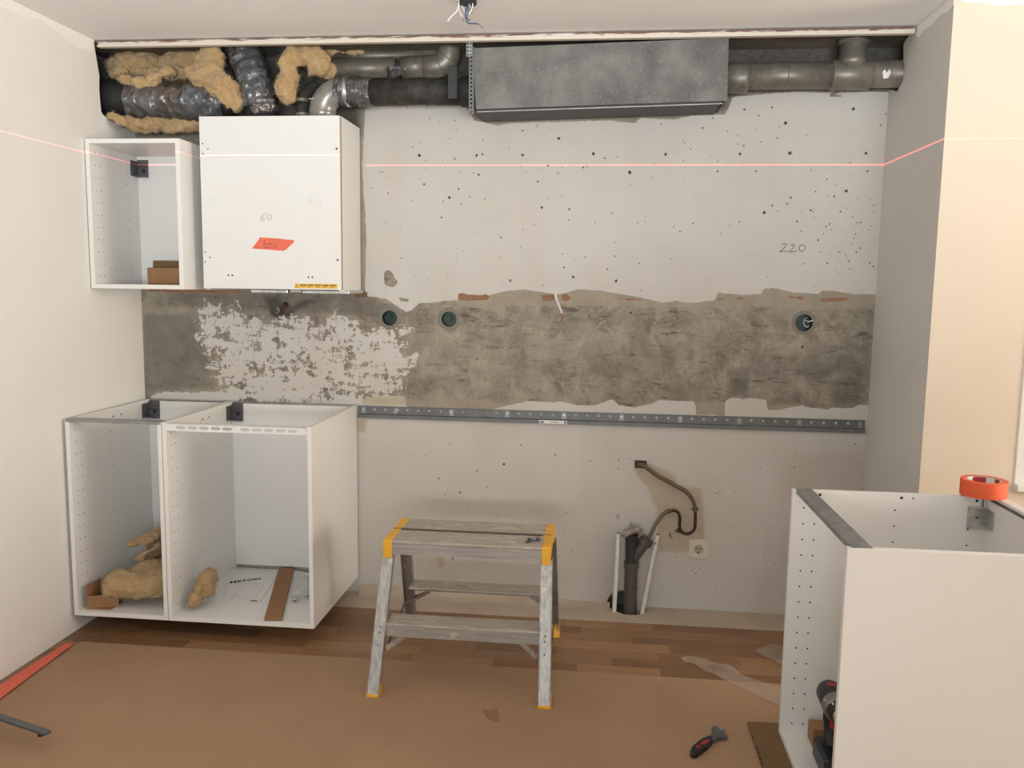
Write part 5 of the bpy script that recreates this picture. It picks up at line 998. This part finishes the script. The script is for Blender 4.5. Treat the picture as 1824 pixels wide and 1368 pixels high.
for s_ in (-1, 1):
    for xx, dx in ((xl+0.015, -1), (xr_-0.015, 1)):
        a = Vector((xx, leg_y(0.462, s_), 0.462)); b = Vector((xx+dx*(0.012), leg_y(0.003, s_), 0.003))
        bm = bmesh.new(); m_, L = frame_between(b, a, (1, 0, 0))
        # U channel: web on the outer face, flanges along x edges
        box(bm, -0.011, 0.011, -0.0225, 0.0225, 0, L, 0.0, None) if False else None
        w2, d2 = 0.0215, 0.026
        f = -s_
        for (px0, px1, py0, py1) in ((-w2, w2, 0, 0.003), (-w2, -w2+0.003, 0, d2), (w2-0.003, w2, 0, d2)):
            # local axes: build directly in world with slant in y
            vs = []
            for (P, yy_off) in ((b, 0), (a, 0)):
                for (qx, qy) in ((px0, py0), (px1, py0), (px1, py1), (px0, py1)):
                    vs.append(bm.verts.new((P.x+qx, P.y+f*qy, P.z)))
            for fc in ((0, 1, 2, 3), (4, 5, 6, 7), (0, 1, 5, 4), (1, 2, 6, 5), (2, 3, 7, 6), (3, 0, 4, 7)): bm.faces.new([vs[i] for i in fc])
        lg = obj('leg', bm, M['alu'], ss)
        bm = bmesh.new(); prism(bm, [(b.y-f*0.003, 0.0026), (b.y-f*0.003, 0.009), (b.y+f*0.005, 0.011), (b.y+f*0.022, 0.052), (b.y+f*0.030, 0.048), (b.y+f*0.044, 0.0026)], 'x', b.x-w2-0.001, b.x+w2+0.001); obj('foot', bm, M['yellow'], lg)
        for zz_ in (0.205, 0.222, 0.165):
            bm = bmesh.new(); disc(bm, (xx+dx*0.006, leg_y(zz_, s_)+s_*0.0002, zz_), 0.0038, (0, s_, 0), 0.0016, 8); obj('rivet', bm, M['steel'], lg)
    # lower step and braces
    zt = 0.234; yo = leg_y(0.215, s_); yi = yo-s_*0.10
    bm = bmesh.new(); box(bm, xl+0.030, xr_-0.030, min(yo-s_*0.004, yi), max(yo-s_*0.004, yi), zt-0.006, zt, bev=0.001); st_ = obj('lower_step', bm, M['tread'], ss)
    obj('step_skirt', Bx(xl+0.030, xr_-0.030, min(yo-s_*0.004, yo-s_*0.007), max(yo-s_*0.004, yo-s_*0.007), zt-0.046, zt-0.0061), M['alu_h'], st_)
    for (xa_, xb_) in ((xl+0.035, xl+0.095), (xr_-0.035, xr_-0.095)):
        bm = bmesh.new(); beam(bm, (xa_, leg_y(0.15, s_)-s_*0.012, 0.150), (xb_, yo-s_*0.012, zt-0.044), 0.004, 0.018); obj('brace', bm, M['alu'], st_)
for xx in (xl+0.040, xr_+0.012):
    bm = bmesh.new(); beam(bm, (xx, leg_y(0.165, -1)+0.02, 0.165), (xx, ys+0.01, 0.215), 0.004, 0.010); beam(bm, (xx, ys+0.01, 0.215), (xx, leg_y(0.165, 1)-0.02, 0.165), 0.004, 0.010); obj('folding_stay', bm, M['darksteel'], ss)
bm = bmesh.new(); prism(bm, [(1.875, -0.762), (1.892, -0.757), (1.886, -0.742), (1.874, -0.745)], 'z', top+0.0008, top+0.009); prism(bm, [(1.868, -0.760), (1.878, -0.752), (1.872, -0.748)], 'z', top+0.0008, top+0.005)
for o_, lab, (cx_, cy_) in ((0, 'small dark metal clip lying right of another clip on the stool', (1.888, -0.735)), (1, 'small dark metal clip lying left of another clip on the stool', (1.862, -0.748))):
    b2 = bmesh.new(); m_ = Matrix.Translation((cx_, cy_, top+0.0009)) @ Matrix.Rotation(0.4+0.5*o_, 4, 'Z'); box(b2, -0.015, 0.012, -0.008, 0.008, 0, 0.003, 0.0006, m_); box(b2, -0.002, 0.012, -0.008, -0.004, 0.003, 0.012, 0.0006, m_); box(b2, -0.002, 0.012, 0.004, 0.008, 0.003, 0.012, 0.0006, m_)
    tag(obj('metal_clip', b2, M['darksteel']), lab, 'clip', 'metal clips on the stool')
bm.free()

# ------------------------------------------------------------------ things on the floor
def floor_poly(pts, sc, org, z): return [(p.x, p.y) for p in (onz(org[0]+u/sc, org[1]+v/sc, z) for u, v in pts)]
WO, WS = (1200, 1180), 7.277
wr = thing('adjustable_wrench', 'black and red adjustable wrench on the brown floor paper', 'wrench', tuple(onz(1262, 1320, 0.0024)))
hd = [(215, 1150), (222, 1190), (268, 1208), (310, 1190), (370, 1140), (440, 1085), (500, 1030), (478, 960), (440, 968), (370, 1002), (300, 1055), (240, 1110)]
obj('handle', Pr(floor_poly(hd, WS, WO, 0.015), 'z', 0.0026, 0.020, bev=0.003), M['blackplastic'], wr)
hp = [(480, 958), (505, 1030), (560, 992), (620, 976), (682, 985), (697, 970), (672, 962), (692, 946), (660, 936), (625, 900), (575, 868), (545, 838), (510, 838), (495, 855), (512, 882), (514, 905), (496, 935)]
obj('head', Pr(floor_poly(hp, WS, WO, 0.012), 'z', 0.0030, 0.017, bev=0.0015), M['darksteel'], wr)
jw = [(560, 838), (600, 846), (640, 843), (657, 868), (640, 895), (625, 898), (576, 866)]
obj('moving_jaw', Pr(floor_poly(jw, WS, WO, 0.012), 'z', 0.0040, 0.015, bev=0.001), M['steel'], wr)
obj('grip_inset', Pr(floor_poly([(345, 1050), (372, 1028), (430, 998), (464, 996), (462, 1012), (430, 1045), (385, 1065), (350, 1066)], WS, WO, 0.020), 'z', 0.0195, 0.0208), M['red'], wr)
obj('grip_inset', Pr(floor_poly([(285, 1085), (315, 1072), (345, 1080), (345, 1100), (315, 1113), (290, 1104)], WS, WO, 0.020), 'z', 0.0195, 0.0208), M['red'], wr)
sc_ = [(862, 1264), (872, 1266), (885, 1262), (887, 1272), (883, 1275), (889, 1283), (880, 1286), (875, 1280), (868, 1279)]
tag(obj('cardboard_scrap', Pr(floor_poly(sc_, 1, (0, 0), 0.004), 'z', 0.0024, 0.0055), M['kraft']), 'small torn cardboard scrap in front of the stool', 'scrap')
def film(name, pts, label, z, amp_):
    P = [onz(u, v, 0.004) for u, v in pts]; bm = bmesh.new(); f = bm.faces.new([bm.verts.new((p.x, p.y, z)) for p in P])
    bmesh.ops.triangulate(bm, faces=bm.faces[:]); bmesh.ops.subdivide_edges(bm, edges=bm.edges[:], cuts=5, use_grid_fill=True); bmesh.ops.triangulate(bm, faces=bm.faces[:])
    for v in bm.verts: v.co.z += amp_*abs(mnoise.noise(v.co*9))+amp_*0.12*abs(mnoise.noise(v.co*26))
    o = obj(name, bm, M['film'], None, smooth='all'); return tag(o, label, 'plastic film', 'clear plastic film scraps')
film('plastic_film', [(1212, 1174), (1228, 1168), (1262, 1178), (1305, 1192), (1330, 1206), (1355, 1214), (1395, 1232), (1460, 1262), (1460, 1290), (1400, 1265), (1340, 1234), (1290, 1210), (1238, 1188)], 'long clear plastic strip across the paper edge', 0.0032, 0.018)
film('plastic_film', [(1344, 1162), (1352, 1153), (1368, 1149), (1385, 1150), (1420, 1165), (1440, 1180), (1430, 1205), (1395, 1188), (1372, 1172)], 'clear plastic scrap by the right cabinet', 0.0012, 0.022)
# metal bar end at the lower left
mb = thing('metal_bar', 'dark flat metal bar entering at the lower left edge', 'bar', tuple(onz(84, 1320, 0.0024)))
e_ = onz(86, 1306, 0.052); s0 = onz(-40, 1264, 0.060)
d_ = (s0-e_).normalized(); bm = bmesh.new(); beam(bm, e_, e_+d_*0.62, 0.024, 0.010, bev=0.0015); obj('bar', bm, M['darksteel'], mb)
pf = e_+d_*0.03; obj('foot', Tb([(pf.x, pf.y, pf.z-0.002), (pf.x, pf.y, pf.z-0.014)], 0.011, 14), M['blackplastic'], mb, smooth=True)
pg = e_+d_*0.60; obj('far_leg', Bx(pg.x-0.012, pg.x+0.012, pg.y-0.012, pg.y+0.012, 0.0024, pg.z+0.004, bev=0.001), M['darksteel'], mb)

# ------------------------------------------------------------------ ceiling wires
cw = thing('ceiling_wires', 'loose white and blue wires hanging from the ceiling', 'wires', (1.612, -0.665, CZ))
def cwp(u, v, dy=0.0): return ony(700+u/7.015, v/7.015, -0.665+dy)
def wire(pts, r, mat): obj('wire', Tb(crom([cwp(*p) for p in pts], 6), r, 8), M[mat], cw, smooth=True)
bm = bmesh.new(); tube(bm, [(1.612, -0.66, CZ), (1.612, -0.66, CZ-0.012)], 0.030, 20); obj('junction_cup', bm, M['blackplastic'], cw, smooth=True)
bm = bmesh.new(); tube(bm, crom([cwp(800, 25), cwp(850, 32), cwp(910, 20), cwp(950, 0), cwp(900, -20), cwp(840, -10), cwp(815, 10)], 6), 0.0016, 8); obj('hanging_ring', bm, M['darksteel'], cw, smooth=True)
wire([(830, -60), (822, 20), (818, 80), (790, 150), (740, 195), (700, 240), (683, 270)], 0.0020, 'whitewire')
wire([(850, -60, .01), (826, 30, .01), (822, 100, .01), (845, 170, .01), (862, 215, .01)], 0.0018, 'whitewire')
wire([(862, 215, .01), (875, 245, .01), (887, 275, .01)], 0.0009, 'draingrey')
wire([(840, -40, .02), (860, 60, .02), (885, 120, .02), (905, 165, .02)], 0.0018, 'whitewire')
wire([(1005, -60), (1000, 20), (990, 90), (972, 140), (945, 180)], 0.0022, 'whitewire')
wire([(960, -60, .01), (958, 50, .01), (960, 120, .01), (925, 195, .01)], 0.0018, 'whitewire')
wire([(1000, -20, .015), (998, 100, .015), (985, 145, .015), (972, 175, .015)], 0.0010, 'kraft')
wire([(945, 40), (930, 110), (905, 180), (918, 255), (950, 292), (1010, 294), (1070, 300)], 0.0024, 'blue')
wire([(975, 90, .008), (935, 175, .008), (915, 210, .008), (940, 240, .008), (963, 262, .008)], 0.0020, 'blue')
wire([(1070, 300), (1105, 325), (1126, 352)], 0.0009, 'draingrey')
bm = bmesh.new(); tube(bm, [cwp(942, 85), cwp(920, 120), cwp(908, 155)], [0.004, 0.0055, 0.003], 10); obj('wire_connector', bm, M['blue'], cw, smooth=True)

for o, sd_ in WADS: fuzz(o, sd_)
